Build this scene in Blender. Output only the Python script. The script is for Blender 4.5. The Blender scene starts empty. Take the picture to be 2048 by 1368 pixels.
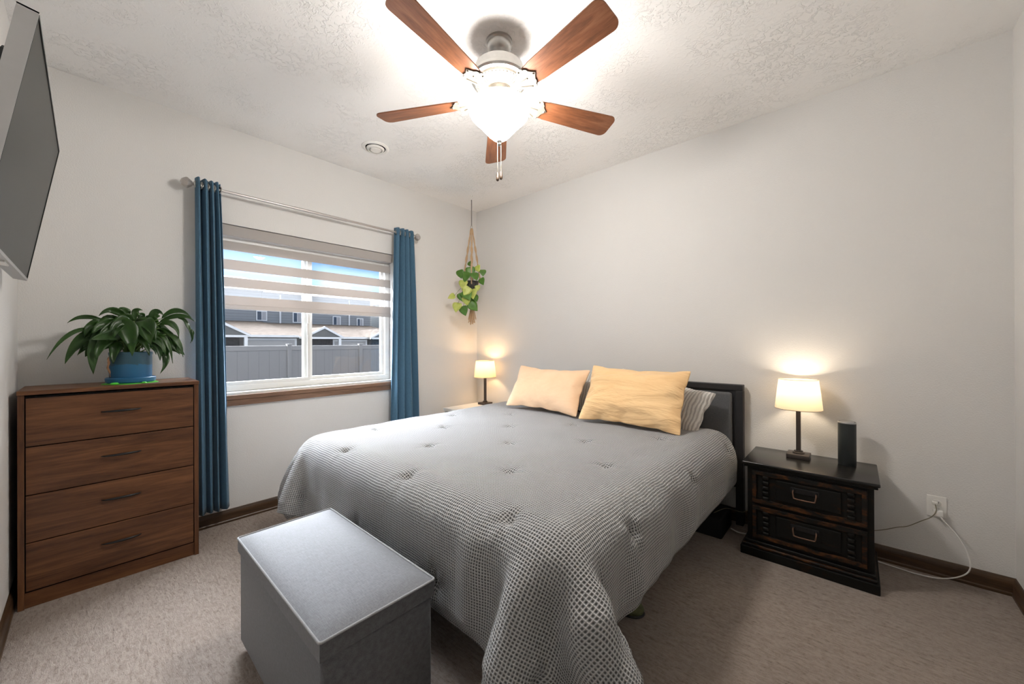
import bpy, bmesh, math, random, time
import numpy as np
from mathutils import Vector, Matrix
PI = math.pi
S = bpy.context.scene
COL = S.collection

# ------------------------------------------------------------------ camera
cam_d = bpy.data.cameras.new('camera'); cam = bpy.data.objects.new('camera', cam_d); COL.objects.link(cam)
cam_d.sensor_width = 36.0; cam_d.lens = 36.0 * 762.39 / 2048.0; cam_d.clip_start = 0.02; cam_d.clip_end = 300
yaw, pit, rol = .7323, .0018, -.0037
F = Vector((-math.sin(yaw) * math.cos(pit), math.cos(yaw) * math.cos(pit), math.sin(pit)))
R = Vector((math.cos(yaw), math.sin(yaw), 0)); U = R.cross(F)
R2 = R * math.cos(rol) + U * math.sin(rol); U2 = -R * math.sin(rol) + U * math.cos(rol)
M = Matrix((( R2.x, U2.x, -F.x, 3.2394), (R2.y, U2.y, -F.y, -2.997), (R2.z, U2.z, -F.z, 1.2353), (0, 0, 0, 1)))
cam.matrix_world = M
S.camera = cam

# ------------------------------------------------------------------ colour management
S.view_settings.view_transform = 'Standard'; S.view_settings.look = 'None'
S.view_settings.exposure = 0.82; S.view_settings.gamma = 1.0
S.view_settings.use_curve_mapping = False
S.cycles.max_bounces = 10; S.cycles.diffuse_bounces = 6; S.cycles.transparent_max_bounces = 16
S.cycles.sample_clamp_indirect = 6.0
S.cycles.use_denoising = True

# ------------------------------------------------------------------ world: blue sky, soft clouds, unseen bright band added to light the room
W = bpy.data.worlds.new('sky'); S.world = W; W.use_nodes = True
nt = W.node_tree; nt.nodes.clear()
def wn(t, **k):
    n = nt.nodes.new(t)
    for a, b in k.items(): setattr(n, a, b)
    return n
out = wn('ShaderNodeOutputWorld'); bg = wn('ShaderNodeBackground'); tc = wn('ShaderNodeTexCoord')
sep = wn('ShaderNodeSeparateXYZ'); nt.links.new(tc.outputs['Generated'], sep.inputs[0])
grad = wn('ShaderNodeValToRGB'); grad.color_ramp.elements[0].position = 0.0; grad.color_ramp.elements[0].color = (.20, .40, .78, 1)
grad.color_ramp.elements[1].position = .30; grad.color_ramp.elements[1].color = (.10, .27, .64, 1)
nt.links.new(sep.outputs['Z'], grad.inputs[0])
mp = wn('ShaderNodeMapping'); mp.inputs['Scale'].default_value = (2.2, 2.2, 7.0); nt.links.new(tc.outputs['Generated'], mp.inputs[0])
cn = wn('ShaderNodeTexNoise'); cn.inputs['Scale'].default_value = 1.6; cn.inputs['Detail'].default_value = 6; nt.links.new(mp.outputs[0], cn.inputs['Vector'])
cr = wn('ShaderNodeValToRGB'); cr.color_ramp.elements[0].position = .58; cr.color_ramp.elements[1].position = .80; nt.links.new(cn.outputs['Fac'], cr.inputs[0])
mx = wn('ShaderNodeMixRGB'); mx.inputs[2].default_value = (.78, .80, .83, 1)
nt.links.new(cr.outputs[0], mx.inputs[0]); nt.links.new(grad.outputs[0], mx.inputs[1])
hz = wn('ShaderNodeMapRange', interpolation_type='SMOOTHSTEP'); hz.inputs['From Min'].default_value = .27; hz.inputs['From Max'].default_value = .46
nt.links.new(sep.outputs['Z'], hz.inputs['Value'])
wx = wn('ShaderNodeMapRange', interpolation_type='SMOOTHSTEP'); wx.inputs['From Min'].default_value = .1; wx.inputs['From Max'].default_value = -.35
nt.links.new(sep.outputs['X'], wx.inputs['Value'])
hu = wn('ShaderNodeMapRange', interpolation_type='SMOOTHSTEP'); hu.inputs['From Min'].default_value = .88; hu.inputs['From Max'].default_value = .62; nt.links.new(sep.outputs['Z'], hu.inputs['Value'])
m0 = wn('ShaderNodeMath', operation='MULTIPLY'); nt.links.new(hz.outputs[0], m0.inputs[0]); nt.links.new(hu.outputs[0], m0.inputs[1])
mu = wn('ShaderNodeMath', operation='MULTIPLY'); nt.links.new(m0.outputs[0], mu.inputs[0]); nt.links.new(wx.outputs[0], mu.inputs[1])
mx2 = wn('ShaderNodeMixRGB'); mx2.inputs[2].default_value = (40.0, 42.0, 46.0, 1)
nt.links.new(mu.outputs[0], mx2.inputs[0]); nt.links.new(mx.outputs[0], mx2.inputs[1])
hz2 = wn('ShaderNodeMapRange', interpolation_type='SMOOTHSTEP'); hz2.inputs['From Min'].default_value = .25; hz2.inputs['From Max'].default_value = .6
nt.links.new(sep.outputs['Z'], hz2.inputs['Value'])
mxh = wn('ShaderNodeMixRGB'); mxh.inputs[2].default_value = (1.6, 1.62, 1.7, 1); nt.links.new(hz2.outputs[0], mxh.inputs[0]); nt.links.new(mx.outputs[0], mxh.inputs[1]); nt.links.new(mxh.outputs[0], mx2.inputs[1])
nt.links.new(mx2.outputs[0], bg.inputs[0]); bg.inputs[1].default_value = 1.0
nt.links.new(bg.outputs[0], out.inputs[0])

def lamp(name, kind, loc, energy, col=(1, 1, 1), size=.1, rot=None, **k):
    d = bpy.data.lights.new(name, kind); d.energy = energy; d.color = col
    if kind == 'POINT': d.shadow_soft_size = size
    if kind == 'SUN': d.angle = size
    if kind == 'AREA': d.shape = 'RECTANGLE'; d.size = size[0]; d.size_y = size[1]
    for a, b in k.items(): setattr(d, a, b)
    o = bpy.data.objects.new(name, d); COL.objects.link(o); o.location = loc
    if rot: o.rotation_euler = rot
    return o
sun = lamp('sun', 'SUN', (0, 0, 20), 2.4, (1, .96, .9), math.radians(1))
sun.rotation_euler = Vector((0.03, .72, -.69)).to_track_quat('-Z', 'Y').to_euler()
portal = lamp('window_portal', 'AREA', (-.20, -1.795, 1.47), 1.0, (1, 1, 1), (1.44, 1.2), (0, -PI / 2, 0))
portal.data.cycles.is_portal = True

# ------------------------------------------------------------------ material helpers
MATS = {}
class Mat:
    def __init__(s, name):
        s.m = bpy.data.materials.new(name); s.m.use_nodes = True; s.t = s.m.node_tree
        s.b = s.t.nodes['Principled BSDF']; s.o = s.t.nodes['Material Output']; MATS[name] = s.m
    def n(s, t, **k):
        x = s.t.nodes.new(t)
        for a, b in k.items():
            if a.startswith('i_'): x.inputs[a[2:].replace('_', ' ')].default_value = b
            else: setattr(x, a, b)
        return x
    def l(s, a, b): s.t.links.new(a, b)
    def coord(s, kind='Object', scale=(1, 1, 1), rot=(0, 0, 0)):
        c = s.n('ShaderNodeTexCoord'); m = s.n('ShaderNodeMapping'); m.inputs['Scale'].default_value = scale; m.inputs['Rotation'].default_value = rot
        s.l(c.outputs[kind], m.inputs[0]); return m.outputs[0]
    def noise(s, vec, scale, detail=4, rough=.55, dist=0):
        x = s.n('ShaderNodeTexNoise'); x.inputs['Scale'].default_value = scale; x.inputs['Detail'].default_value = detail
        x.inputs['Roughness'].default_value = rough; x.inputs['Distortion'].default_value = dist; s.l(vec, x.inputs['Vector']); return x.outputs['Fac']
    def ramp(s, fac, stops):
        x = s.n('ShaderNodeValToRGB'); e = x.color_ramp.elements
        while len(e) < len(stops): e.new(.5)
        for i, (p, c) in enumerate(stops):
            e[i].position = p; e[i].color = (*c, 1) if len(c) == 3 else c
        s.l(fac, x.inputs[0]); return x.outputs[0]
    def math(s, op, a, b=None, c=None):
        x = s.n('ShaderNodeMath', operation=op)
        for i, v in enumerate((a, b, c)):
            if v is None: continue
            if isinstance(v, (int, float)): x.inputs[i].default_value = v
            else: s.l(v, x.inputs[i])
        return x.outputs[0]
    def mix(s, fac, a, b):
        x = s.n('ShaderNodeMixRGB')
        for i, v in enumerate((fac, a, b)):
            if isinstance(v, (int, float)): x.inputs[i].default_value = v
            elif isinstance(v, tuple): x.inputs[i].default_value = (*v, 1)
            else: s.l(v, x.inputs[i])
        return x.outputs[0]
    def bump(s, h, dist=.001, strength=1.0):
        x = s.n('ShaderNodeBump'); x.inputs['Distance'].default_value = dist; x.inputs['Strength'].default_value = strength
        s.l(h, x.inputs['Height']); s.l(x.outputs[0], s.b.inputs['Normal']); return x
    def base(s, c, rough=.5, metal=0, spec=None, sheen=None):
        if isinstance(c, tuple): s.b.inputs['Base Color'].default_value = (*c, 1)
        else: s.l(c, s.b.inputs['Base Color'])
        s.b.inputs['Roughness'].default_value = rough; s.b.inputs['Metallic'].default_value = metal
        if spec is not None: s.b.inputs['Specular IOR Level'].default_value = spec
        if sheen: s.b.inputs['Sheen Weight'].default_value = sheen
        return s
def plain(name, c, rough=.5, metal=0, spec=None, var=.06, scale=30):
    m = Mat(name); v = m.coord()
    f = m.noise(v, scale, 3)
    d = tuple(max(0, x * (1 - var)) for x in c); u = tuple(min(1, x * (1 + var)) for x in c)
    m.base(m.ramp(f, [(.3, d), (.7, u)]), rough, metal, spec); return m
def paint(name, c, sc, dist, knock=False):
    m = Mat(name); v = m.coord()
    m.base(m.ramp(m.noise(v, 1.3, 2), [(.3, tuple(x * .985 for x in c)), (.7, c)]), .85, 0, .25)
    if knock:
        h = m.ramp(m.noise(v, sc, 4, .6, 1.2), [(.50, (0, 0, 0)), (.60, (1, 1, 1))])
        g = m.ramp(m.noise(v, 3.0, 2), [(.42, (.15,) * 3), (.6, (1, 1, 1))])
        h = m.mix(1.0, h, h); x = m.math('MULTIPLY', h, g); m.bump(x, dist, 1)
    else: m.bump(m.noise(v, sc, 3, .5), dist, 1)
    return m
WALL = (.71, .70, .683)
paint('wall_paint', WALL, 150, .0016)
paint('ceiling_paint', (.91, .905, .895), 34, .0026, True)
def wood(name, dark, mid, light, rough=.45, axis='y', grain=1.0, spec=.4, bumpd=.0003):
    m = Mat(name)
    sc = {'x': (1.2, 14, 14), 'y': (14, 1.2, 14), 'z': (14, 14, 1.2)}[axis]
    v = m.coord('Object', tuple(a * grain for a in sc))
    n1 = m.noise(v, 1.6, 6, .6, 1.4); v2 = m.coord('Object', tuple(a * grain * 4 for a in sc)); n2 = m.noise(v2, 2.5, 5, .7, .4)
    f = m.math('ADD', m.math('MULTIPLY', n1, .72), m.math('MULTIPLY', n2, .28))
    m.base(m.ramp(f, [(.32, dark), (.5, mid), (.68, light)]), rough, 0, spec); m.bump(n2, bumpd, .6); return m
wood('walnut', (.034, .013, .0045), (.108, .042, .016), (.19, .082, .032), .42, 'y', .8)
wood('walnut_vertical', (.034, .013, .0045), (.108, .042, .016), (.19, .082, .032), .42, 'z', .8)
wood('trim_wood', (.036, .019, .010), (.066, .036, .018), (.105, .060, .031), .38, 'y', 1.0)
wood('trim_wood_x', (.036, .019, .010), (.066, .036, .018), (.105, .060, .031), .38, 'x', 1.0)
wood('sill_wood', (.10, .052, .028), (.185, .10, .058), (.25, .145, .09), .5, 'y', 1.0)
wood('blade_wood', (.10, .036, .015), (.22, .080, .034), (.32, .135, .065), .35, 'x', 1.3)
# carpet
m = Mat('carpet'); v = m.coord(); n1 = m.noise(v, 260, 3, .7); n2 = m.noise(v, 60, 4, .6, .6); n3 = m.noise(v, 1.2, 3)
vs = m.coord('Object', (22, 90, 1), (0, 0, .25)); n4 = m.noise(vs, 1.0, 3, .6, .8)
h = m.math('ADD', m.math('MULTIPLY', n1, .5), m.math('ADD', m.math('MULTIPLY', n2, .5), m.math('MULTIPLY', n4, .75)))
c = m.ramp(h, [(.60, (.115, .088, .070)), (.78, (.27, .215, .178)), (1.0, (.38, .315, .27))])
c2 = m.mix(m.ramp(n3, [(.35, (0, 0, 0)), (.65, (.25,) * 3)]), c, (.30, .245, .205))
m.base(c2, .95, 0, .1, .2); m.bump(h, .012, .9)
# fabrics
def weave(name, c, freq=900, dist=.0006, var=.25, rough=.9, sheen=.15, coord='Object'):
    m = Mat(name); v = m.coord(coord)
    a = m.noise(m.coord(coord, (freq * .1, freq, freq)), 1, 2); b = m.noise(m.coord(coord, (freq, freq * .1, freq * .12)), 1, 2)
    h = m.math('MULTIPLY', m.math('ADD', a, b), .5)
    lo = tuple(x * (1 - var) for x in c); hi = tuple(min(1, x * (1 + var)) for x in c)
    m.base(m.ramp(h, [(.35, lo), (.65, hi)]), rough, 0, .15, sheen); m.bump(h, dist, .7); return m
m = weave('ottoman_fabric', (.10, .103, .112), 500, .0010, .34, .66, .20); m.b.inputs['Specular IOR Level'].default_value = .55
weave('piping_fabric', (.30, .31, .32), 500, .0004, .15)
weave('headboard_fabric', (.10, .104, .112), 500, .0006, .2)
m = weave('curtain_fabric', (.066, .142, .215), 420, .0006, .14, .75, .1)
m.b.inputs['Transmission Weight'].default_value = 0
m = Mat('orange_cotton'); v = m.coord(); n = m.noise(m.coord('Object', (2.2, 9, 3), (0, 0, .85)), 1.0, 4, .5, .35)
m.base(m.ramp(m.noise(v, 6, 3), [(.3, (.86, .56, .28)), (.7, (.90, .62, .33))]), .8, 0, .15, .2)
hh = m.math('ADD', n, m.math('MULTIPLY', m.noise(v, 500, 2), .012)); m.bump(hh, .060, .85)
m = Mat('peach_cotton'); v = m.coord(); n = m.noise(m.coord('Object', (4, 6, 4), (0, 0, .5)), 1.0, 4, .5, .6)
m.base(m.ramp(m.noise(v, 6, 3), [(.3, (.88, .59, .36)), (.7, (.93, .65, .42))]), .8, 0, .15, .2)
hh = m.math('ADD', n, m.math('MULTIPLY', m.noise(v, 500, 2), .012)); m.bump(hh, .018, .7)
m = Mat('cable_knit'); v = m.coord('Object', (30, 30, 30)); w1 = m.n('ShaderNodeTexWave', wave_type='BANDS', bands_direction='X'); w1.inputs['Scale'].default_value = .55; w1.inputs['Distortion'].default_value = 4.0; w1.inputs['Detail'].default_value = 2; w1.inputs['Detail Scale'].default_value = .8
m.l(v, w1.inputs[0]); w2 = m.n('ShaderNodeTexWave', wave_type='BANDS', bands_direction='Y'); w2.inputs['Scale'].default_value = 1.0; w2.inputs['Distortion'].default_value = 1.5; m.l(m.coord('Object', (60, 60, 60)), w2.inputs[0])
hh = m.math('ADD', w1.outputs['Fac'], m.math('MULTIPLY', w2.outputs['Fac'], .5))
m.base(m.ramp(hh, [(.3, (.50, .48, .45)), (.9, (.86, .84, .80))]), .95, 0, .1, .3); m.bump(hh, .006, 1.0)
plain('white_sheet', (.80, .78, .75), .9, 0, .1, .02, 8)
# waffle comforter: uv in metres of cloth
m = Mat('waffle_weave'); uvn = m.n('ShaderNodeUVMap'); sp = m.n('ShaderNodeSeparateXYZ')
wob = m.n('ShaderNodeTexNoise'); wob.inputs['Scale'].default_value = 9; wob.inputs['Detail'].default_value = 2; m.l(uvn.outputs[0], wob.inputs['Vector'])
va = m.n('ShaderNodeVectorMath', operation='MULTIPLY_ADD'); m.l(wob.outputs['Color'], va.inputs[0]); va.inputs[1].default_value = (.012, .012, 0); m.l(uvn.outputs[0], va.inputs[2])
m.l(va.outputs[0], sp.inputs[0])
K = 2 * PI / .0098
cx = m.math('ABSOLUTE', m.math('SINE', m.math('MULTIPLY', sp.outputs[0], K / 2))); cy = m.math('ABSOLUTE', m.math('SINE', m.math('MULTIPLY', sp.outputs[1], K / 2)))
# ridges where either is near 0; pits where both near 1
pit_ = m.math('MULTIPLY', m.math('POWER', cx, .8), m.math('POWER', cy, .8))
pit_.node.use_clamp = True
hgt = m.math('SUBTRACT', 1.0, pit_)
fine = m.noise(uvn.outputs[0], 1400, 2)
m.base(m.ramp(m.math('ADD', hgt, m.math('MULTIPLY', fine, .12)), [(.10, (.065, .067, .068)), (.40, (.24, .242, .242)), (.75, (.57, .57, .57))]), .92, 0, .1, .25)
m.bump(hgt, .0055, 1.0)
# metals and plastics
plain('brushed_nickel', (.44, .43, .41), .32, 1, None, .03)
plain('bracket_enamel', (.20, .18, .15), .5, .3, None, .03)
plain('silver_plastic', (.42, .42, .42), .38, .35, None, .02)
plain('dark_plastic', (.018, .022, .022), .4, 0, .4)
plain('screen_glass', (.016, .016, .0145), .36, 0, .35, .02)
plain('white_plastic', (.80, .79, .76), .35, 0, .4, .01)
plain('socket_plastic', (.70, .69, .66), .3, 0, .4, .01)
plain('slot_black', (.01, .01, .01), .6)
plain('black_handle', (.012, .012, .013), .35, .3)
plain('black_frame', (.016, .016, .018), .45, 0, .4, .1)
plain('lamp_bronze', (.085, .070, .062), .38, .6, None, .08)
plain('copper_pull', (.19, .11, .075), .42, .8, None, .15)
plain('vinyl_white', (.72, .71, .68), .35, 0, .4, .01)
plain('white_laminate', (.80, .79, .76), .4, 0, .4, .01)
plain('rod_metal', (.50, .47, .45), .35, .75, None, .03)
plain('rope', (.52, .36, .22), .9, 0, .1, .25, 300)
plain('grey_cord', (.14, .13, .12), .8)
plain('pale_cable', (.22, .20, .14), .5, 0, .3, .02)
plain('white_cable', (.80, .79, .76), .45, 0, .3, .02)
plain('pendant_wood', (.035, .018, .008), .45)
plain('chain_metal', (.40, .36, .30), .35, .8)
plain('soil', (.03, .02, .014), .95)
plain('lime_plastic', (.10, .62, .06), .4, 0, .4, .05)
plain('olive_fabric', (.10, .11, .05), .7, 0, .3, .3, 60)
plain('black_box', (.010, .010, .012), .7, 0, .3)
plain('pothos_pot', (.03, .028, .026), .6)
# black painted nightstand with worn edges
m = Mat('black_lacquer'); v = m.coord(); m.base(m.ramp(m.noise(m.coord('Object', (3, 30, 30)), 1, 4), [(.3, (.008, .008, .008)), (.7, (.016, .014, .012))]), .22, 0, .5); m.bump(m.noise(m.coord('Object', (4, 60, 60)), 1, 3), .0004, .4)
m = Mat('distressed_black'); v = m.coord('Object', (9, 30, 30)); f = m.noise(v, 1.0, 6, .7, .5)
m.base(m.ramp(f, [(.56, (.006, .006, .0055)), (.66, (.022, .010, .004)), (.84, (.13, .048, .014))]), .42, 0, .22); m.bump(f, .0015, .5)
m = Mat('worn_edge'); v = m.coord('Object', (12, 30, 30)); f = m.noise(v, 1.0, 6, .7, .5)
m.base(m.ramp(f, [(.47, (.007, .0065, .006)), (.57, (.05, .020, .007)), (.80, (.16, .060, .020))]), .45, 0, .22)
# blue glazed pot
m = Mat('blue_glaze'); v = m.coord(); sp = m.n('ShaderNodeSeparateXYZ'); m.l(v, sp.inputs[0])
n = m.noise(m.coord('Object', (14, 14, 40)), 1.0, 5, .6, .6); top = m.math('ADD', m.math('MULTIPLY', sp.outputs[2], 7.2), m.math('MULTIPLY', n, .5))
m.base(m.ramp(top, [(.30, (.018, .115, .25)), (1.0, (.022, .12, .23)), (1.28, (.10, .19, .23)), (1.50, (.03, .085, .12))]), .42, 0, .4)
# leaves
def leafmat(name, d, l, g=.35, var=6):
    m = Mat(name); v = m.coord(); m.base(m.ramp(m.noise(v, var, 3), [(.3, d), (.7, l)]), g, 0, .5)
    tr = m.n('ShaderNodeBsdfTranslucent'); tr.inputs[0].default_value = (*[min(1, x * 2.2) for x in l], 1)
    ms = m.n('ShaderNodeMixShader'); ms.inputs[0].default_value = .22
    m.l(m.b.outputs[0], ms.inputs[1]); m.l(tr.outputs[0], ms.inputs[2]); m.l(ms.outputs[0], m.o.inputs[0]); return m
leafmat('lily_leaf', (.014, .050, .008), (.038, .100, .016), .35, 14)
leafmat('lily_dry', (.16, .07, .03), (.24, .13, .06), .7)
leafmat('pothos_green', (.06, .16, .02), (.13, .27, .05), .35, 25)
leafmat('pothos_lime', (.42, .52, .08), (.66, .70, .22), .4, 25)
leafmat('stem_green', (.09, .17, .04), (.16, .26, .07), .5)
# glass: clear pane
m = Mat('window_glass'); t = m.n('ShaderNodeBsdfTransparent'); t.inputs[0].default_value = (.97, .98, .98, 1); g = m.n('ShaderNodeBsdfGlossy'); g.inputs['Roughness'].default_value = .02
ms = m.n('ShaderNodeMixShader'); ms.inputs[0].default_value = .03; m.l(t.outputs[0], ms.inputs[1]); m.l(g.outputs[0], ms.inputs[2]); m.l(ms.outputs[0], m.o.inputs[0])
# zebra blind fabrics
m = Mat('blind_opaque'); d = m.n('ShaderNodeBsdfDiffuse'); d.inputs[0].default_value = (.60, .565, .54, 1); t = m.n('ShaderNodeBsdfTranslucent'); t.inputs[0].default_value = (.40, .36, .33, 1)
w = m.noise(m.coord('Object', (900, 60, 900)), 1, 2); bp = m.n('ShaderNodeBump'); bp.inputs['Distance'].default_value = .0005; m.l(w, bp.inputs['Height']); m.l(bp.outputs[0], d.inputs['Normal'])
ms = m.n('ShaderNodeMixShader'); ms.inputs[0].default_value = .35; m.l(d.outputs[0], ms.inputs[1]); m.l(t.outputs[0], ms.inputs[2]); m.l(ms.outputs[0], m.o.inputs[0])
m = Mat('blind_sheer'); t = m.n('ShaderNodeBsdfTransparent'); t.inputs[0].default_value = (1, 1, 1, 1); d = m.n('ShaderNodeBsdfTranslucent'); d.inputs[0].default_value = (.8, .8, .8, 1)
w = m.noise(m.coord('Object', (900, 900, 900)), 1, 1); ms = m.n('ShaderNodeMixShader'); m.l(m.ramp(w, [(.3, (.02,) * 3), (.7, (.045,) * 3)]), ms.inputs[0])
m.l(t.outputs[0], ms.inputs[1]); m.l(d.outputs[0], ms.inputs[2]); m.l(ms.outputs[0], m.o.inputs[0])
# lamp shade linen: lets the bulb glow through
m = Mat('shade_linen'); d = m.n('ShaderNodeBsdfDiffuse'); d.inputs[0].default_value = (.66, .57, .45, 1); t = m.n('ShaderNodeBsdfTranslucent'); t.inputs[0].default_value = (.62, .53, .40, 1)
ms = m.n('ShaderNodeMixShader'); ms.inputs[0].default_value = .55; m.l(d.outputs[0], ms.inputs[1]); m.l(t.outputs[0], ms.inputs[2])
w = m.noise(m.coord('Object', (500, 500, 500)), 1, 2); bp = m.n('ShaderNodeBump'); bp.inputs['Distance'].default_value = .0006; m.l(w, bp.inputs['Height']); m.l(bp.outputs[0], d.inputs['Normal'])
m.l(ms.outputs[0], m.o.inputs[0])
def emis(name, c, st):
    m = Mat(name); m.base(c, .3); m.b.inputs['Emission Color'].default_value = (*c, 1); m.b.inputs['Emission Strength'].default_value = st; return m
FAN_L = 60.0
emis('frosted_bowl', (1.0, .95, .89), FAN_L)
emis('bulb_glow', (1.0, .74, .42), 12)
# outside
m = Mat('fence_vinyl'); c_ = m.coord(); sp = m.n('ShaderNodeSeparateXYZ'); m.l(c_, sp.inputs[0])
fr = m.math('FRACT', m.math('MULTIPLY', sp.outputs[1], 1 / .28)); gr = m.ramp(fr, [(.0, (.6,) * 3), (.04, (1,) * 3), (.96, (1,) * 3), (1.0, (.6,) * 3)])
m.base(m.mix(1.0, gr, gr), .6); mm = m.n('ShaderNodeMixRGB', blend_type='MULTIPLY'); mm.inputs[0].default_value = 1; mm.inputs[1].default_value = (.155, .148, .140, 1); m.l(gr, mm.inputs[2]); m.l(mm.outputs[0], m.b.inputs['Base Color'])
plain('fence_post', (.175, .168, .16), .6, 0, .3, .02)
m = Mat('siding'); c_ = m.coord(); sp = m.n('ShaderNodeSeparateXYZ'); m.l(c_, sp.inputs[0]); fr = m.math('FRACT', m.math('MULTIPLY', sp.outputs[2], 1 / .20))
m.base(m.ramp(fr, [(.0, (.08, .085, .088)), (.12, (.17, .18, .183)), (1.0, (.20, .21, .215))]), .7); m.bump(fr, .02, .5)
plain('grey_board', (.10, .10, .095), .7, 0, .3, .05, 4)
plain('shingle', (.075, .064, .056), .95, 0, .0, .35, 5)
plain('far_roof', (.35, .34, .33), .95, 0, .0, .05, 5)
plain('garage_white', (.30, .29, .275), .6, 0, .3, .02)
plain('ext_white', (.55, .55, .54), .6, 0, .3, .02)
plain('recess_shade', (.045, .045, .048), .9, 0, .2, .5, 8)
plain('dark_window', (.035, .045, .055), .15, 0, .6, .3, 2)
plain('pale_drape', (.28, .28, .28), .7, 0, .3, .1)
plain('yard_gravel', (.10, .098, .095), .95, 0, .1, .3, 4)

# ------------------------------------------------------------------ mesh helpers
class MB:
    def __init__(s): s.v = []; s.f = []; s.uv = None
    def add(s, vs, fs):
        o = len(s.v); s.v += [tuple(x) for x in vs]; s.f += [tuple(i + o for i in f) for f in fs]; return s
    def box(s, x0, x1, y0, y1, z0, z1, bev=0, seg=2):
        bm = bmesh.new(); bmesh.ops.create_cube(bm, size=1)
        for v in bm.verts: v.co = ((x0 + x1) / 2 + v.co.x * (x1 - x0), (y0 + y1) / 2 + v.co.y * (y1 - y0), (z0 + z1) / 2 + v.co.z * (z1 - z0))
        if bev: bmesh.ops.bevel(bm, geom=bm.edges[:], offset=bev, segments=seg, profile=.5, affect='EDGES')
        bm.verts.index_update(); s.add([v.co[:] for v in bm.verts], [[v.index for v in f.verts] for f in bm.faces]); bm.free(); return s
    def lathe(s, prof, n=40, c=(0, 0, 0), axis='z', a0=0):
        vs = []; fs = []
        for k in range(n):
            a = a0 + 2 * PI * k / n
            for r, z in prof:
                p = (r * math.cos(a), r * math.sin(a), z)
                if axis == 'x': p = (z, p[0], p[1])
                if axis == 'y': p = (p[0], z, p[1])
                vs.append((c[0] + p[0], c[1] + p[1], c[2] + p[2]))
        m = len(prof)
        for k in range(n):
            k2 = (k + 1) % n
            for j in range(m - 1): fs.append((k * m + j, k2 * m + j, k2 * m + j + 1, k * m + j + 1))
        if prof[0][0] > 1e-6: fs.append(tuple(k * m for k in range(n))[::-1])
        if prof[-1][0] > 1e-6: fs.append(tuple(k * m + m - 1 for k in range(n)))
        return s.add(vs, fs)
    def tube(s, pts, r, n=8, cap=True, closed=False):
        pts = [Vector(p) for p in pts]; rr = r if isinstance(r, (list, tuple)) else [r] * len(pts)
        vs = []; fs = []; up = None
        for i, p in enumerate(pts):
            if closed: t = pts[(i + 1) % len(pts)] - pts[i - 1]
            else: t = pts[min(i + 1, len(pts) - 1)] - pts[max(i - 1, 0)]
            if t.length < 1e-9: t = Vector((0, 0, 1))
            t.normalize()
            if up is None: up = Vector((0, 0, 1)) if abs(t.z) < .9 else Vector((1, 0, 0))
            a = (up - t * up.dot(t))
            if a.length < 1e-6: a = t.orthogonal()
            a.normalize(); up = a; b = t.cross(a)
            for k in range(n):
                q = 2 * PI * k / n; vs.append(p + (a * math.cos(q) + b * math.sin(q)) * rr[i])
        L = len(pts)
        for i in range(L if closed else L - 1):
            j = (i + 1) % L
            for k in range(n): fs.append((i * n + k, i * n + (k + 1) % n, j * n + (k + 1) % n, j * n + k))
        if cap and not closed: fs.append(tuple(range(n))[::-1]); fs.append(tuple((L - 1) * n + k for k in range(n)))
        return s.add(vs, fs)
    def prism(s, outline, z0, z1, T=None):
        n = len(outline); vs = [(x, y, z0) for x, y in outline] + [(x, y, z1) for x, y in outline]
        if T: vs = [T @ Vector(v) for v in vs]
        return s.add(vs, [tuple(range(n))[::-1], tuple(range(n, 2 * n))] + [(i, (i + 1) % n, n + (i + 1) % n, n + i) for i in range(n)])
    def grid(s, G):
        ny, nx = len(G), len(G[0])
        return s.add([p for r in G for p in r], [(j * nx + i, j * nx + i + 1, (j + 1) * nx + i + 1, (j + 1) * nx + i) for j in range(ny - 1) for i in range(nx - 1)])
    def build(s, name, mat, parent=None, smooth=False, bev=0, subsurf=0, solid=0):
        me = bpy.data.meshes.new(name); me.from_pydata(s.v, [], s.f); me.validate()
        bm = bmesh.new(); bm.from_mesh(me); bmesh.ops.recalc_face_normals(bm, faces=bm.faces[:]); bm.to_mesh(me); bm.free()
        o = bpy.data.objects.new(name, me); COL.objects.link(o); me.materials.append(MATS[mat])
        if parent: o.parent = parent
        if smooth:
            for p in me.polygons: p.use_smooth = True
            if smooth == 'auto': me.set_sharp_from_angle(angle=math.radians(35))
        if solid: q = o.modifiers.new('thickness', 'SOLIDIFY'); q.thickness = solid; q.offset = 0
        if bev: q = o.modifiers.new('bevel', 'BEVEL'); q.width = bev; q.segments = 2; q.limit_method = 'ANGLE'
        if subsurf: q = o.modifiers.new('subdivision', 'SUBSURF'); q.levels = subsurf; q.render_levels = subsurf
        return o
def tag(o, label=None, cat=None, group=None, kind=None):
    if label: o['label'] = label
    if cat: o['category'] = cat
    if group: o['group'] = group
    if kind: o['kind'] = kind
    return o
def thing(name, loc, label, cat, group=None, rz=0):
    o = bpy.data.objects.new(name, None); COL.objects.link(o); o.location = loc; o.rotation_euler = (0, 0, rz); o.empty_display_size = .05
    return tag(o, label, cat, group)
def copy_tree(o, parent=None):
    c = o.copy(); COL.objects.link(c)
    if parent: c.parent = parent
    for ch in [x for x in bpy.data.objects if x.parent == o]: copy_tree(ch, c)
    return c
def bez(p0, p1, p2, n):
    p0, p1, p2 = map(Vector, (p0, p1, p2)); return [p0 * (1 - t) ** 2 + p1 * 2 * t * (1 - t) + p2 * t * t for t in [i / (n - 1) for i in range(n)]]
def spline(pts, n=10):
    P = [Vector(p) for p in pts]; P = [P[0] * 2 - P[1]] + P + [P[-1] * 2 - P[-2]]; out = []
    for i in range(1, len(P) - 2):
        for k in range(n):
            t = k / n; a, b, c, d = P[i - 1:i + 3]
            out.append(.5 * ((2 * b) + (c - a) * t + (2 * a - 5 * b + 4 * c - d) * t * t + (3 * b - a - 3 * c + d) * t ** 3))
    out.append(P[-2]); return out
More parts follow.
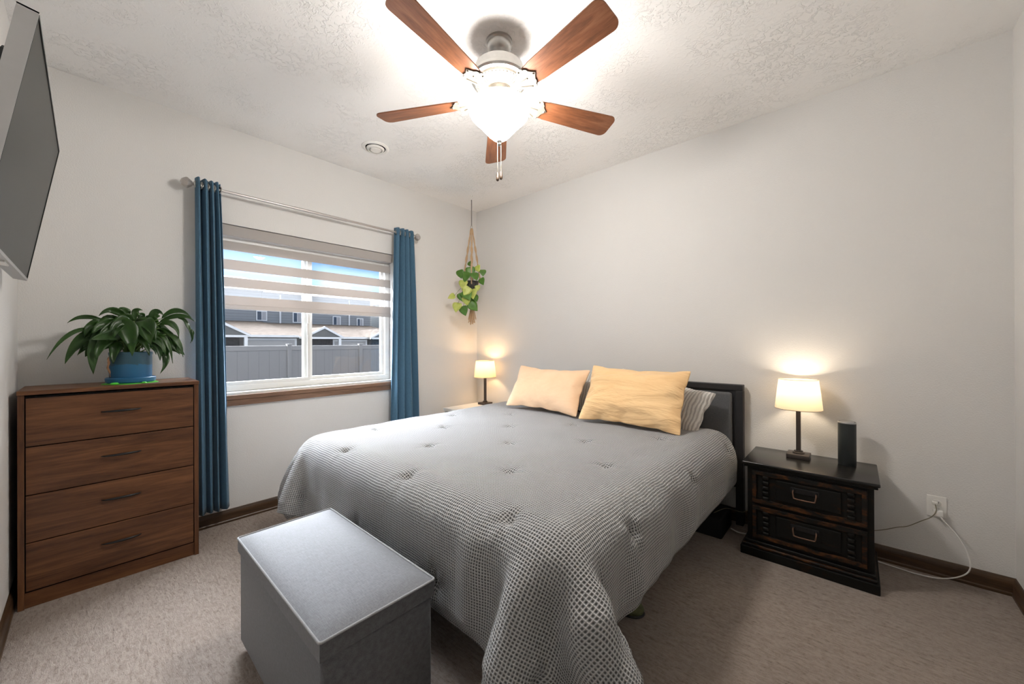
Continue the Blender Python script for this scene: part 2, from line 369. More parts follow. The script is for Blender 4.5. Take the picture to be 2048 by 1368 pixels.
# small cloth solver (position based): stretch, shear and bend springs on a regular grid
def spring(A, B, L, k, push=1.0):
    d = B - A; l = np.sqrt((d * d).sum(-1, keepdims=True)); c = l - L; c = np.where(c < 0, c * push, c)
    g = (.5 * k) * c * d / np.maximum(l, 1e-9); A += g; B -= g
def relax(P, dx, dy, shear, bends, skew=0.):
    ny, nx = P.shape[0] - 1, P.shape[1] - 1; dd = math.hypot(dx, dy)
    for o in (0, 1):
        a = P[:, o:-1:2]; b = P[:, o + 1::2]; n = min(a.shape[1], b.shape[1]); spring(a[:, :n], b[:, :n], dx, 1.)
        a = P[o:-1:2]; b = P[o + 1::2]; n = min(len(a), len(b)); spring(a[:n], b[:n], dy, 1.)
    for o in (0, 1):
        for q in (0, 1):
            a = P[o:-1:2, q:-1:2]; b = P[o + 1::2, q + 1::2]; n = min(a.shape[0], b.shape[0]); m = min(a.shape[1], b.shape[1]); spring(a[:n, :m], b[:n, :m], dd * (1 - skew), shear, .5)
            a = P[o:-1:2, q + 1::2]; b = P[o + 1::2, q:-1:2]; n = min(a.shape[0], b.shape[0]); m = min(a.shape[1], b.shape[1]); spring(a[:n, :m], b[:n, :m], dd, shear, .5)
    for st, k in bends:
        for o in range(2 * st):
            i = np.arange(o, nx + 1 - st, 2 * st)
            if len(i): A = P[:, i].copy(); B = P[:, i + st].copy(); spring(A, B, dx * st, k); P[:, i] = A; P[:, i + st] = B
            i = np.arange(o, ny + 1 - st, 2 * st)
            if len(i): A = P[i].copy(); B = P[i + st].copy(); spring(A, B, dy * st, k); P[i] = A; P[i + st] = B
def drape(nx, ny, X0, X1, Y0, Y1, z, c, h, r, tk, steps, clampf):
    rng = np.random.default_rng(5); P = np.zeros((ny + 1, nx + 1, 3))
    P[..., 0] = np.linspace(X0, X1, nx + 1)[None, :]; P[..., 1] = np.linspace(Y0, Y1, ny + 1)[:, None]; P[..., 2] = z + .003 * rng.standard_normal(P.shape[:2])
    dx = (X1 - X0) / nx; dy = (Y1 - Y0) / ny; V = np.zeros_like(P); dt = 1 / 120; c = np.array(c); h = np.array(h) - r
    def touch(P, Q, mu):
        q = np.abs(P - c) - h; s = np.sign(P - c); qm = np.maximum(q, 0); l = np.sqrt((qm * qm).sum(-1)); ins = q.max(-1) < 0
        n = s * qm / np.maximum(l, 1e-9)[..., None]; k = q.argmax(-1); ni = np.zeros_like(P); np.put_along_axis(ni, k[..., None], np.take_along_axis(s, k[..., None], -1), -1)
        n = np.where(ins[..., None], ni, n); d = np.where(ins, q.max(-1), l) - r; pen = tk - d; m = pen > 0
        P[m] += n[m] * pen[m][:, None]; mv = P[m] - Q[m]; P[m] -= mu * (mv - (mv * n[m]).sum(-1, keepdims=True) * n[m])
        m = P[..., 2] < .012; P[m, 2] = .012; P[m, :2] -= (P[m, :2] - Q[m, :2]) * .6
        clampf(P, it)
    for it in range(steps):
        Q = P.copy(); V[..., 2] -= 9.81 * dt; V += rng.standard_normal(V.shape) * (.01 if it < 200 else 0); P = P + V * dt
        for k in range(12):
            relax(P, dx, dy, .45, ((2, .35),(4, .16)) if nx > 70 else ((1, 0), (2, .30))[1:])
            if k % 2: touch(P, Q, .35)
        touch(P, Q, .5); V = (P - Q) / dt * .985; sp = np.sqrt((V * V).sum(-1)); V *= np.minimum(1, 3 / np.maximum(sp, 1e-6))[..., None]
    return P
def inflate(nx, ny, w, h, pr, seed, steps, skew):
    rng = np.random.default_rng(seed); X, Y = np.meshgrid(np.linspace(-w / 2, w / 2, nx + 1), np.linspace(-h / 2, h / 2, ny + 1))
    Fr = np.stack([X, Y, 0 * X + .01], -1); Bk = np.stack([X, Y, 0 * X - .01], -1); Fr[..., 2] += .004 * rng.standard_normal(X.shape); Bk[..., 2] += .004 * rng.standard_normal(X.shape)
    dx, dy = w / nx, h / ny; VF = np.zeros_like(Fr); VB = np.zeros_like(Bk); edge = np.zeros(X.shape, bool); edge[0] = edge[-1] = True; edge[:, 0] = edge[:, -1] = True; A0 = dx * dy; dt = .01
    nrm = lambda P: np.cross(*np.gradient(P, axis=(0, 1))[::-1])
    for it in range(steps):
        p = pr / max((Fr[..., 2] - Bk[..., 2]).sum() * A0, .015 * w * h); QF = Fr.copy(); QB = Bk.copy()
        VF += nrm(Fr) / A0 * p * dt; VB -= nrm(Bk) / A0 * p * dt; VF[..., 1] -= 1.2 * dt; VB[..., 1] -= 1.2 * dt; Fr = Fr + VF * dt; Bk = Bk + VB * dt
        for k in range(10):
            relax(Fr, dx, dy, .3, ((2, .12),), skew); relax(Bk, dx, dy, .3, ((2, .12),), skew)
            m = (Fr[edge] + Bk[edge]) / 2; Fr[edge] = m; Bk[edge] = m; bad = Fr[..., 2] < Bk[..., 2]; mm = (Fr + Bk) / 2; Fr[bad] = mm[bad]; Bk[bad] = mm[bad]
        VF = (Fr - QF) / dt * .96; VB = (Bk - QB) / dt * .96
    c = (Fr.mean((0, 1)) + Bk.mean((0, 1))) / 2; return np.stack([Fr - c, Bk - c])

# ------------------------------------------------------------------ room shell
RW, RL, RH = 3.815, 3.242, 2.74
WY0, WY1, WZ0, WZ1 = -2.52, -1.07, .87, 2.07
def struct(o): o['kind'] = 'structure'; return o
struct(MB().box(-.0, RW, -RL, 0, -.12, 0).build('floor', 'carpet'))
struct(MB().box(-.15, RW + .12, -RL - .12, .12, RH, RH + .12).build('ceiling', 'ceiling_paint'))
struct(MB().box(-.15, RW + .12, 0, .12, -.12, RH).build('wall_back', 'wall_paint'))
struct(MB().box(-.15, RW + .12, -RL - .12, -RL, -.12, RH).build('wall_front', 'wall_paint'))
w = MB(); w.box(RW, RW + .12, -2.32, 0, -.12, RH); w.box(RW, RW + .12, -RL, -3.13, -.12, RH); w.box(RW, RW + .12, -3.13, -2.32, 2.05, RH)  # doorway gap added out of view so less light bounces back
struct(w.build('wall_right', 'wall_paint'))
w = MB(); w.box(RW + .12, RW + 1.3, -RL - .12, -RL, -.12, RH); w.box(RW + .12, RW + 1.3, .0, .12, -.12, RH); w.box(RW + 1.2, RW + 1.3, -RL, 0, -.12, RH); struct(w.build('wall_hallway_added', 'wall_paint'))  # unseen unlit hallway, added to swallow bounce light from behind the camera
struct(MB().box(RW + .12, RW + 1.3, -RL - .12, .12, RH, RH + .12).build('ceiling_hallway_added', 'ceiling_paint')); struct(MB().box(RW, RW + 1.3, -RL - .12, .12, -.12, -.001).build('floor_hallway_added', 'carpet'))
w = MB(); w.box(-.15, 0, -RL, WY0, -.12, RH); w.box(-.15, 0, WY1, 0, -.12, RH); w.box(-.15, 0, WY0, WY1, -.12, WZ0); w.box(-.15, 0, WY0, WY1, WZ1, RH)
struct(w.build('wall_left', 'wall_paint'))
def baseboard(name, a, b, nrm, mat):
    prof = [(0, 0), (.016, 0), (.016, .012), (.012, .018), (.012, .060), (.010, .070), (.005, .082), (0, .086)]
    a = Vector(a); b = Vector(b); nrm = Vector(nrm); mb = MB()
    vs = [a + nrm * x + Vector((0, 0, z)) for x, z in prof] + [b + nrm * x + Vector((0, 0, z)) for x, z in prof]; n = len(prof)
    mb.add(vs, [tuple(range(n)), tuple(range(n, 2 * n))[::-1]] + [(i, (i + 1) % n, n + (i + 1) % n, n + i) for i in range(n)])
    return struct(mb.build(name, mat))
baseboard('baseboard_back', (0, 0, 0), (RW, 0, 0), (0, -1, 0), 'trim_wood_x')
baseboard('baseboard_left', (0, -RL, 0), (0, 0, 0), (1, 0, 0), 'trim_wood')
baseboard('baseboard_front', (0, -RL, 0), (RW, -RL, 0), (0, 1, 0), 'trim_wood_x')
w = MB(); w.box(RW - .016, RW, -2.395, -2.33, 0, 2.12); w.box(RW - .016, RW, -3.20, -3.135, 0, 2.12); w.box(RW - .016, RW, -3.135, -2.395, 2.055, 2.12); struct(w.build('trim_3', 'trim_wood', bev=.003))  # casing of the added doorway
baseboard('baseboard_right', (RW, -2.40, 0), (RW, 0, 0), (-1, 0, 0), 'trim_wood')

# window: vinyl slider
def frame_rect(mb, y0, y1, z0, z1, wd, x0, x1):
    mb.box(x0, x1, y0, y1, z0, z0 + wd); mb.box(x0, x1, y0, y1, z1 - wd, z1); mb.box(x0, x1, y0, y0 + wd, z0 + wd, z1 - wd); mb.box(x0, x1, y1 - wd, y1, z0 + wd, z1 - wd)
win = MB(); frame_rect(win, WY0 + .004, WY1 - .004, WZ0 + .025, WZ1 - .004, .045, -.13, -.062)
win.box(-.125, -.064, WY0 + .05, WY1 - .05, 1.962, WZ1 - .045); win = struct(win.build('window_1', 'vinyl_white', bev=.003))
ym = -1.805
a = MB(); frame_rect(a, WY0 + .049, ym + .022, WZ0 + .07, 1.962, .022, -.088, -.066); a.build('sash', 'vinyl_white', win, bev=.002)
a = MB(); frame_rect(a, ym - .025, WY1 - .049, WZ0 + .07, 1.962, .026, -.122, -.095); a.box(-.122, -.090, ym - .020, ym + .045, WZ0 + .07, WZ1 - .05); a.build('sash', 'vinyl_white', win, bev=.002)
MB().box(-.079, -.075, WY0 + .07, ym + .0, WZ0 + .09, WZ1 - .07).build('pane', 'window_glass', win)
MB().box(-.110, -.106, ym + .0, WY1 - .075, WZ0 + .09, WZ1 - .07).build('pane', 'window_glass', win)
a = MB().box(-.066, -.056, ym - .008, ym + .010, 1.30, 1.40, .003); a.build('latch', 'white_plastic', win)
s_ = MB().box(-.13, .006, WY0 + .002, WY1 - .002, WZ0 + .0, WZ0 + .024, .003); struct(s_.build('trim_1', 'vinyl_white'))
s_ = MB().box(.001, .026, WY0 - .03, WY1 + .0, WZ0 - .026, WZ0 + .006, .004); s_.box(.001, .020, WY0 - .02, WY1 - .008, WZ0 - .068, WZ0 - .027, .003); struct(s_.build('trim_2', 'sill_wood'))

# zebra roller shade
bl = thing('roller_shade', (-.03, -1.79, WZ1), 'greige banded sheer-and-solid roller shade half lowered in the window', 'window blind')
MB().box(-.030, .026, WY0 - .0 + .006 + 1.79, WY1 - .006 + 1.79, -.080, -.004, .006).build('cassette', 'silver_shade' if 'silver_shade' in MATS else 'blind_opaque', bl)
zt = WZ1; hw0, hw1 = WY0 + .012 + 1.79, WY1 - .012 + 1.79
op = [(1.894, 1.958), (1.757, 1.829), (1.635, 1.704), (1.512, 1.574)]
def strip(z0, z1, x, name, mat, label=None):
    G = [[(x, hw0 + (hw1 - hw0) * i / 12, z) for i in range(13)] for z in (z0 - zt, z1 - zt)]
    o = MB().grid(G).build(name, mat, bl, solid=.0012); return o
for z0, z1 in op: strip(z0, z1, 0.0, 'solid_band', 'blind_opaque'); 
prev = 1.99
for z0, z1 in op: strip(z1, prev, 0.0, 'sheer_band', 'blind_sheer'); prev = z0
MB().box(-.008, .010, hw0, hw1, 1.480 - zt, 1.512 - zt, .004).build('bottom_rail', 'blind_opaque', bl)

# curtain rod and curtains
RX, RZ = .085, 2.262
rod = thing('curtain_rod', (RX, -1.75, RZ), 'brushed metal curtain rod with faceted ball finials above the window', 'curtain rod')
r_ = MB().tube([(0, -.77, 0), (0, .835, 0)], .0095, 14); r_.tube([(0, -.2, 0), (0, .2, 0)], .0115, 14); r_.build('rod', 'rod_metal', rod, smooth='auto')
for sg, yy in ((-1, -.77), (1, .835)):
    f_ = MB().lathe([(.010, 0), (.016, .006), (.016, .014), (.009, .02), (.009, .026), (.020, .034), (.036, .054), (.036, .060), (.020, .082), (.0, .09)] if sg > 0 else [(.0, -.09), (.020, -.082), (.036, -.060), (.036, -.054), (.020, -.034), (.009, -.026), (.009, -.02), (.016, -.014), (.016, -.006), (.010, 0)], 8, (0, yy, 0), 'y')
    f_.build('finial', 'rod_metal', rod)
    b_ = MB().tube([(0, yy + sg * -.035, -.012), (-.03, yy + sg * -.035, -.016), (-.074, yy + sg * -.035, -.016)], .006, 8); b_.box(-.084, -.078, yy + sg * -.035 - .014, yy + sg * -.035 + .014, -.055, .03, .002)
    b_.build('bracket', 'rod_metal', rod)
def curtain(label, top, bot, zb, nf, seed, amp=.042, edge_flat=0):
    rnd = random.Random(seed); t = thing('curtain', (RX, (top[0] + top[1]) / 2, 0), label, 'curtain', 'blue curtains on the rod'); oy = (top[0] + top[1]) / 2
    G = []; NS = 26 * nf; NZ = 40
    ph = [rnd.uniform(-.35, .35) for _ in range(nf + 2)]
    for j in range(NZ + 1):
        q = j / NZ; z = 2.302 - (2.302 - zb) * q; row = []
        y0 = top[0] + (bot[0] - top[0]) * (q ** .8); y1 = top[1] + (bot[1] - top[1]) * (q ** .8)
        for i in range(NS + 1):
            s = i / NS; k = s * nf; w_ = 2 * PI * k
            a_ = amp * (1 + .25 * math.sin(3.1 * k + seed) * q)
            fl = min(1.0, s / max(edge_flat, 1e-6)) if edge_flat else 1
            lobe = abs(math.sin(PI * (k + .10 * math.sin(2.0 * q + 1.7 * k + seed)))) ** .55
            x = a_ * (1.7 * lobe - .85) + .004 * math.sin(5 * k + 4 * q)
            y = y0 + (y1 - y0) * s + .10 * (y1 - y0) / nf * math.sin(w_ + ph[int(k)])
            row.append((x, y - oy, z + (.004 * math.sin(w_) if j == 0 else 0)))
        G.append(row)
    MB().grid(G).build('fabric_panel', 'curtain_fabric', t, smooth=True, solid=.003)
    for k in range(nf * 2):
        s = (k + .5 * (1 if True else 0)) / (nf * 2)
        y = top[0] + (top[1] - top[0]) * s - oy
        ring = [(math.cos(a) * .0, math.cos(a) * .022, math.sin(a) * .022) for a in [2 * PI * i / 20 for i in range(20)]]
        ca = .9 if k % 2 else -.9
        MB().tube([(p[1] * math.sin(ca) , y + p[1] * math.cos(ca), RZ + p[2]) for p in ring], .0045, 6, closed=True).build('grommet', 'brushed_nickel', t, smooth=True)
    return t
curtain('blue grommet curtain panel beside the dresser, left of the window', (-2.535, -2.405), (-2.530, -2.355), .130, 4, 1, .040)
curtain('blue grommet curtain panel right of the window, behind the bed', (-1.100, -.905), (-1.150, -.825), .130, 4, 4, .040)

# ------------------------------------------------------------------ ceiling fan
FX, FY = 1.922, -1.620
fan = thing('ceiling_fan', (FX, FY, RH), 'five-blade wood and nickel ceiling fan with a lit frosted glass bowl', 'ceiling fan')
MB().lathe([(.066, 0), (.068, -.012), (.062, -.018), (.060, -.035), (.045, -.058), (.030, -.068), (.028, -.075), (.0, -.075)], 40).build('canopy', 'brushed_nickel', fan, smooth='auto')
MB().lathe([(.014, -.06), (.014, -.11), (.024, -.112), (.024, -.125), (0, -.125)], 24).build('downrod', 'brushed_nickel', fan, smooth='auto')
MB().lathe([(.03, -.108), (.060, -.112), (.105, -.122), (.122, -.135), (.124, -.175), (.128, -.178), (.140, -.182), (.142, -.196), (.136, -.206), (.118, -.212), (.0, -.212)], 56).build('motor_housing', 'brushed_nickel', fan, smooth='auto')
vg = MB().lathe([(.122, -.212), (.118, -.220), (.075, -.240), (.070, -.244), (.0, -.244)], 56)
for k in range(40):
    a = 2 * PI * k / 40; T = Matrix.Rotation(a, 4, 'Z')
    vg.add([T @ Vector(p) for p in ((.080, -.0025, -.243), (.080, .0025, -.243), (.116, .0035, -.226), (.116, -.0035, -.226), (.080, -.0025, -.238), (.080, .0025, -.238), (.116, .0035, -.220), (.116, -.0035, -.220))], [(0, 1, 2, 3), (4, 5, 6, 7), (0, 1, 5, 4), (2, 3, 7, 6), (1, 2, 6, 5), (0, 3, 7, 4)])
vg.build('vent_ring', 'bracket_enamel', fan)
MB().lathe([(.062, -.244), (.066, -.25), (.066, -.275), (.085, -.285), (.090, -.300), (.0, -.300)], 40).build('switch_housing', 'bracket_enamel', fan, smooth='auto')
BZ = -.290
A0 = math.radians(-80)
def blade_outline():
    pts = []; r0, r1 = .205, .665
    wd = lambda t: .052 + .018 * t
    pts += [(r0, -.048), (r0 + .06, -.053)]
    for i in range(1, 8): t = i / 8; pts.append((r0 + (r1 - r0 - .05) * t, -wd(t)))
    for i in range(7): a = -PI / 2 + PI / 2 * i / 6; pts.append((r1 - .035 + .035 * math.cos(a), -.035 + .035 * math.sin(a)))
    for i in range(7): a = PI / 2 * i / 6; pts.append((r1 - .035 + .035 * math.cos(a), .035 + .035 * math.sin(a)))
    for i in range(7, 0, -1): t = i / 8; pts.append((r0 + (r1 - r0 - .05) * t, wd(t)))
    pts += [(r0 + .06, .053), (r0, .048), (r0 - .004, .02), (r0 - .006, 0), (r0 - .004, -.02)]
    return pts
for k in range(5):
    a = A0 + k * 2 * PI / 5; T = Matrix.Rotation(a, 4, 'Z') @ Matrix.Translation((0, 0, BZ)) @ Matrix.Rotation(math.radians(-13), 4, 'X')
    o = MB().prism(blade_outline(), 0, .006).build('blade', 'blade_wood', fan, bev=.0015); o.matrix_local = T
    br = MB()
    ol = [(.075, -.016), (.12, -.014), (.15, -.018), (.175, -.030), (.19, -.052), (.215, -.060), (.222, -.048), (.236, -.036), (.238, -.024), (.250, -.012), (.262, 0), (.250, .012), (.238, .024), (.236, .036), (.222, .048), (.215, .060), (.19, .052), (.175, .030), (.15, .018), (.12, .014), (.075, .016)]
    br.prism(ol, -.005, -.0005)
    for sx, sy in ((.222, -.047), (.222, .047), (.248, 0)): br.lathe([(0, -.009), (.005, -.008), (.006, -.005)], 10, (sx, sy, 0))
    br.tube([(.085, 0, -.004), (.12, 0, -.010), (.17, 0, -.009), (.21, 0, -.006)], [.011, .009, .008, .004], 8)
    br.tube([(.12, .0, -.006), (.16, .022, -.008), (.20, .047, -.006)], .005, 6); br.tube([(.12, .0, -.006), (.16, -.022, -.008), (.20, -.047, -.006)], .005, 6)
    o = br.build('blade_bracket', 'bracket_enamel', fan, bev=.001); o.matrix_local = T
MB().lathe([(.0, -.498), (.018, -.494), (.035, -.484), (.055, -.466), (.078, -.440), (.102, -.412), (.128, -.388), (.146, -.366), (.152, -.346), (.148, -.328), (.132, -.312), (.112, -.303), (.092, -.300)], 56).build('light_bowl', 'frosted_bowl', fan, smooth=True)
MB().lathe([(0, -.522), (.007, -.519), (.010, -.512), (.006, -.505), (.012, -.500), (.014, -.494), (0, -.490)], 20).build('finial', 'brushed_nickel', fan, smooth=True)
for (dx, dy, zb) in ((-.122, .112, -.578), (-.108, .124, -.570)):
    c_ = MB(); n = 42
    c_.tube([(dx * .45, dy * .45, -.292), (dx, dy, -.302), (dx, dy, -.35), (dx, dy, zb)], .0011, 6)
    for i in range(n):
        z = -.35 - i * (abs(zb) - .35) / n; c_.lathe([(0, z + .0018), (.0018, z), (0, z - .0018)], 6, (dx, dy, 0))
    ch = c_.build('pull_chain', 'chain_metal', fan)
    MB().lathe([(0, zb), (.003, zb - .002), (.006, zb - .012), (.0085, zb - .030), (.0085, zb - .042), (.005, zb - .048), (0, zb - .049)], 16, (dx, dy, 0)).build('pendant', 'pendant_wood', ch, smooth=True)

# ceiling register
cv = thing('ceiling_vent', (.505, -1.517, RH), 'small round white air diffuser in the ceiling above the window', 'air vent')
MB().lathe([(.100, 0), (.100, -.004), (.092, -.010), (.082, -.012), (.074, -.006), (.074, 0)], 48).build('flange', 'white_plastic', cv, smooth='auto')
MB().lathe([(.072, -.001), (0, -.001)], 32).build('throat', 'slot_black', cv)
MB().lathe([(.066, -.010), (.056, -.020), (.050, -.021), (.050, -.017), (.060, -.006)], 48).build('cone', 'white_plastic', cv, smooth='auto')
MB().lathe([(.042, -.014), (.036, -.026), (.020, -.030), (0, -.031)], 48).build('cone', 'white_plastic', cv, smooth='auto')

# ------------------------------------------------------------------ television
tv = thing('television', (1.13, -3.172, 1.80), 'large silver-edged flat television tilted down on the near left wall', 'television')
tau = math.asin(.0898 / .593)
# local frame: X along wall, Y up the screen, Z out of the screen
TM = Matrix(((1, 0, 0, 0), (0, math.sin(tau), math.cos(tau), 0), (0, math.cos(tau), -math.sin(tau), 0), (0, 0, 0, 1)))
C0 = Vector((1.132, (-3.083 - 3.171) / 2, (2.098 + 1.511) / 2)) - Vector((1.13, -3.172, 1.80))
TT = Matrix.Translation(C0) @ TM
def tvpart(mb, name, mat, parent=tv, **k):
    mb.v = [tuple(TT @ Vector(p)) for p in mb.v]; return mb.build(name, mat, parent, **k)
HWd, HH = .530, .300
mb = MB()
for (a, b, c, d) in ((-HWd, HWd, HH - .004, HH), (-HWd, HWd, -HH, -HH + .010), (-HWd, -HWd + .004, -HH, HH), (HWd - .004, HWd, -HH, HH)): mb.box(a, b, c, d, -.036, .001)
tvpart(mb, 'bezel', 'silver_plastic')
tvpart(MB().box(-HWd + .004, HWd - .004, -HH + .010, HH - .004, -.030, -.001), 'screen', 'screen_glass')
mb = MB()
for (a, b, c, d) in ((-HWd + .004, HWd - .004, HH - .009, HH - .004), (-HWd + .004, -HWd + .008, -HH + .010, HH - .009), (HWd - .008, HWd - .004, -HH + .010, HH - .009)): mb.box(a, b, c, d, -.002, .0015)
tvpart(mb, 'screen_border', 'dark_plastic')
o = tvpart(MB().box(-.40, .40, -.22, .24, -.066, -.031, .012), 'back_panel', 'dark_plastic')
mb = MB(); mb.box(-.05, .05, -HH - .006, -HH, -.03, -.005, .002); tvpart(mb, 'sensor_strip', 'white_plastic')
mb = MB(); mb.box(-.20, .20, -3.238 + 3.172, -3.226 + 3.172, -.10, .14, .003)
for sx in (-.12, .12): mb.box(sx - .012, sx + .012, -.054, .012, -.02, .02)
mb.build('wall_mount', 'black_frame', tv)

# ------------------------------------------------------------------ dresser
DX, DY0, DY1, DZ = .375, -3.222, -2.556, 1.018
dr = thing('dresser', (.2, (DY0 + DY1) / 2, 0), 'walnut brown four-drawer dresser in the corner with slim black pulls', 'dresser')
ox, oy = .2, (DY0 + DY1) / 2; hw = (DY1 - DY0) / 2
MB().box(.022 - ox, DX - .004 - ox, -hw + .004, hw - .004, DZ - .020, DZ, .002).build('top', 'walnut', dr)
for sg in (-1, 1): MB().box(.024 - ox, DX - .010 - ox, *sorted((sg * (hw - .006), sg * (hw - .026))), 0, DZ - .020, .001).build('side_panel', 'walnut_vertical', dr)
MB().box(.024 - ox, .036 - ox, -hw + .026, hw - .026, .03, DZ - .02).build('back_panel', 'walnut', dr)
MB().box(.060 - ox, DX - .020 - ox, -hw + .026, hw - .026, 0, .072, .001).build('plinth', 'walnut', dr)
MB().box(.036 - ox, DX - .05 - ox, -hw + .0262, hw - .0262, .072, DZ - .03).build('carcass', 'black_frame', dr)
zz = [.078, .305, .528, .755, .985]
for i in range(4):
    d_ = MB().box(DX - .034 - ox, DX - .012 - ox, -hw + .030, hw - .030, zz[i] + .002, zz[i + 1] - .003, .0015).build('drawer', 'walnut', dr)
    zc = (zz[i] + zz[i + 1]) / 2 + .018; pts = []
    h_ = MB(); n = 16
    for j in range(n + 1):
        t = j / n; yy = -.072 + .144 * t; bul = math.sin(PI * t) ** .6
        pts.append((DX - .012 - ox + .004 + .018 * bul, yy + .01, zc))
    h_.tube(pts, [.003 + .0035 * math.sin(PI * j / n) for j in range(n + 1)], 8); h_.build('handle', 'black_handle', d_, smooth=True)

# ------------------------------------------------------------------ peace lily
PXc, PYc = .215, -2.835
pot = thing('potted_peace_lily', (PXc, PYc, DZ), 'bushy peace lily with drooping green leaves in a blue glazed pot on the dresser', 'potted plant')
MB().lathe([(0, .004), (.094, .004), (.101, .010), (.103, .030), (.099, .034), (.094, .030), (.088, .012), (0, .010)], 48).build('saucer', 'blue_glaze', pot, smooth='auto')
MB().lathe([(0, .012), (.080, .012), (.086, .030), (.087, .155), (.089, .160), (.089, .172), (.084, .174), (.081, .168), (.080, .150), (0, .148)], 48).build('pot', 'blue_glaze', pot, smooth='auto')
MB().lathe([(0, .156), (.06, .157), (.0805, .152)], 30).build('soil', 'soil', pot, smooth=True)
def zy(X, Y): u = 60 + X / 4.887; v = 580 + Y / 4.887; return (-3.134 + (u - 95) * .001955 - PYc, 1.005 + (770 - v) * .0028 - DZ)
LV = [((620, 420), (380, 300), (175, 655), .020, .10), ((700, 330), (480, 215), (335, 335), .022, .0), ((660, 420), (400, 420), (320, 700), .050, .06), ((740, 400), (520, 440), (560, 800), .060, .10),
      ((760, 430), (620, 500), (580, 665), .050, .12), ((800, 500), (740, 560), (735, 710), .045, .12), ((800, 330), (900, 330), (895, 605), .085, .16), ((1045, 290), (1040, 300), (1090, 545), .085, .17),
      ((900, 300), (740, 130), (610, 262), .035, .03), ((960, 310), (930, 160), (1035, 190), .030, .0), ((1090, 300), (1160, 130), (1255, 238), .030, .02), ((1230, 270), (1390, 100), (1562, 245), .028, .02),
      ((1200, 310), (1420, 170), (1592, 292), .026, .08), ((1400, 255), (1520, 240), (1565, 500), .020, .06), ((1200, 330), (1370, 260), (1405, 470), .032, .10), ((1170, 450), (1270, 400), (1328, 720), .024, .14),
      ((1200, 370), (1360, 380), (1385, 622), .026, .08), ((1270, 430), (1400, 440), (1445, 660), .030, .12), ((1160, 520), (1290, 560), (1255, 690), .040, .13), ((1200, 560), (1330, 660), (1200, 820), .030, .10),
      ((900, 310), (780, 260), (700, 445), .050, .13), ((710, 380), (520, 280), (480, 465), .040, .08), ((1130, 450), (1200, 520), (1190, 690), .040, .15), ((880, 280), (850, 160), (790, 200), .045, -.03),
      ((1000, 290), (1040, 200), (1060, 260), .030, -.04), ((1130, 300), (1190, 160), (1200, 230), .040, -.04), ((830, 350), (700, 240), (640, 330), .050, -.02), ((740, 470), (640, 420), (500, 500), .045, .02),
      ((1100, 330), (1110, 380), (1140, 590), .040, .12), ((950, 300), (820, 240), (800, 330), .05, .05), ((1060, 260), (1150, 250), (1240, 400), .045, -.02), ((960, 420), (1040, 460), (1085, 640), .040, .13)]
st = MB(); lf = MB(); dry = MB()
rnd = random.Random(8)
def leaf(mb, p0, p1, p2, wd, tw, n=14, wave=.0):
    C_ = bez(p0, p1, p2, n); G = []
    for i, c in enumerate(C_):
        t = i / (n - 1); tg = (C_[min(i + 1, n - 1)] - C_[max(i - 1, 0)]).normalized()
        side = tg.cross(Vector((1, tw * .6, tw * .3))); side.normalize() if side.length > 1e-6 else None
        nn = side.cross(tg).normalized()
        wv = wd * .5 * (math.sin(PI * t ** .75) ** .85) * (1 if t < .97 else .2)
        jit = 1 + .10 * math.sin(9 * t + wd * 100)
        row = []
        for s in (-1, -.5, 0, .5, 1):
            row.append(c + side * wv * s * jit + nn * (abs(s) * wv * .35) + nn * (.004 * math.sin(14 * t + s * 3) * abs(s)))
        G.append(row)
    for r in G:
        for p in r: p.x = max(p.x, -.195); p.y = max(p.y, -.41)
    mb.grid(G)
for (a, b, c, wd, xo) in LV:
    ya, za = zy(*a); yb, zb_ = zy(*b); yc, zc = zy(*c)
    yb = (yb - .5 * (ya + yc) * .0); x1 = xo * .75
    leaf(lf, (x1 * .6, ya, za), (x1 * .9, yb, zb_), (x1 * 1.0 + .01, yc, zc), wd * 1.02, rnd.uniform(-.5, .5))
    st.tube(bez((rnd.uniform(-.02, .02), rnd.uniform(-.03, .03), .15), (x1 * .3, ya * .4, za * .9 + .02), (x1 * .6, ya, za), 8), [.0035] * 4 + [.0025] * 4, 6)
for k in range(34):
    a = rnd.uniform(0, 2 * PI); r = rnd.uniform(.05, .22); ya = .55 * r * math.cos(a) * .6; xa = r * math.sin(a) * .35
    p0 = Vector((xa, ya, rnd.uniform(.22, .34))); d = Vector((math.sin(a) * .5, math.cos(a), 0)).normalized()
    p1 = p0 + d * rnd.uniform(.05, .09) + Vector((0, 0, rnd.uniform(.0, .07))); p2 = p0 + d * rnd.uniform(.10, .17) - Vector((0, 0, rnd.uniform(.02, .12)))
    if p2.x < -.19: p2.x = -.19
    leaf(lf, p0, p1, p2, rnd.uniform(.04, .07), rnd.uniform(-1, 1), 10)
    st.tube(bez((rnd.uniform(-.03, .03), rnd.uniform(-.04, .04), .15), (xa * .4, ya * .4, .24), p0, 6), .0026, 5)
ya, za = zy(700, 640); yc, zc = zy(712, 828); leaf(dry, (.10, ya, za), (.115, ya - .012, za - .05), (.11, yc, zc), .012, 1.5)
ya, za = zy(1560, 370); yc, zc = zy(1545, 520); leaf(lf, (.05, ya, za), (.06, ya + .01, za - .03), (.05, yc, zc), .012, .4)
lf.build('foliage', 'lily_leaf', pot, smooth=True, solid=.0012); st.build('stems', 'stem_green', pot, smooth=True)
tag(dry.build('withered_leaf', 'lily_dry', pot, smooth=True, solid=.001), 'brown withered leaf')
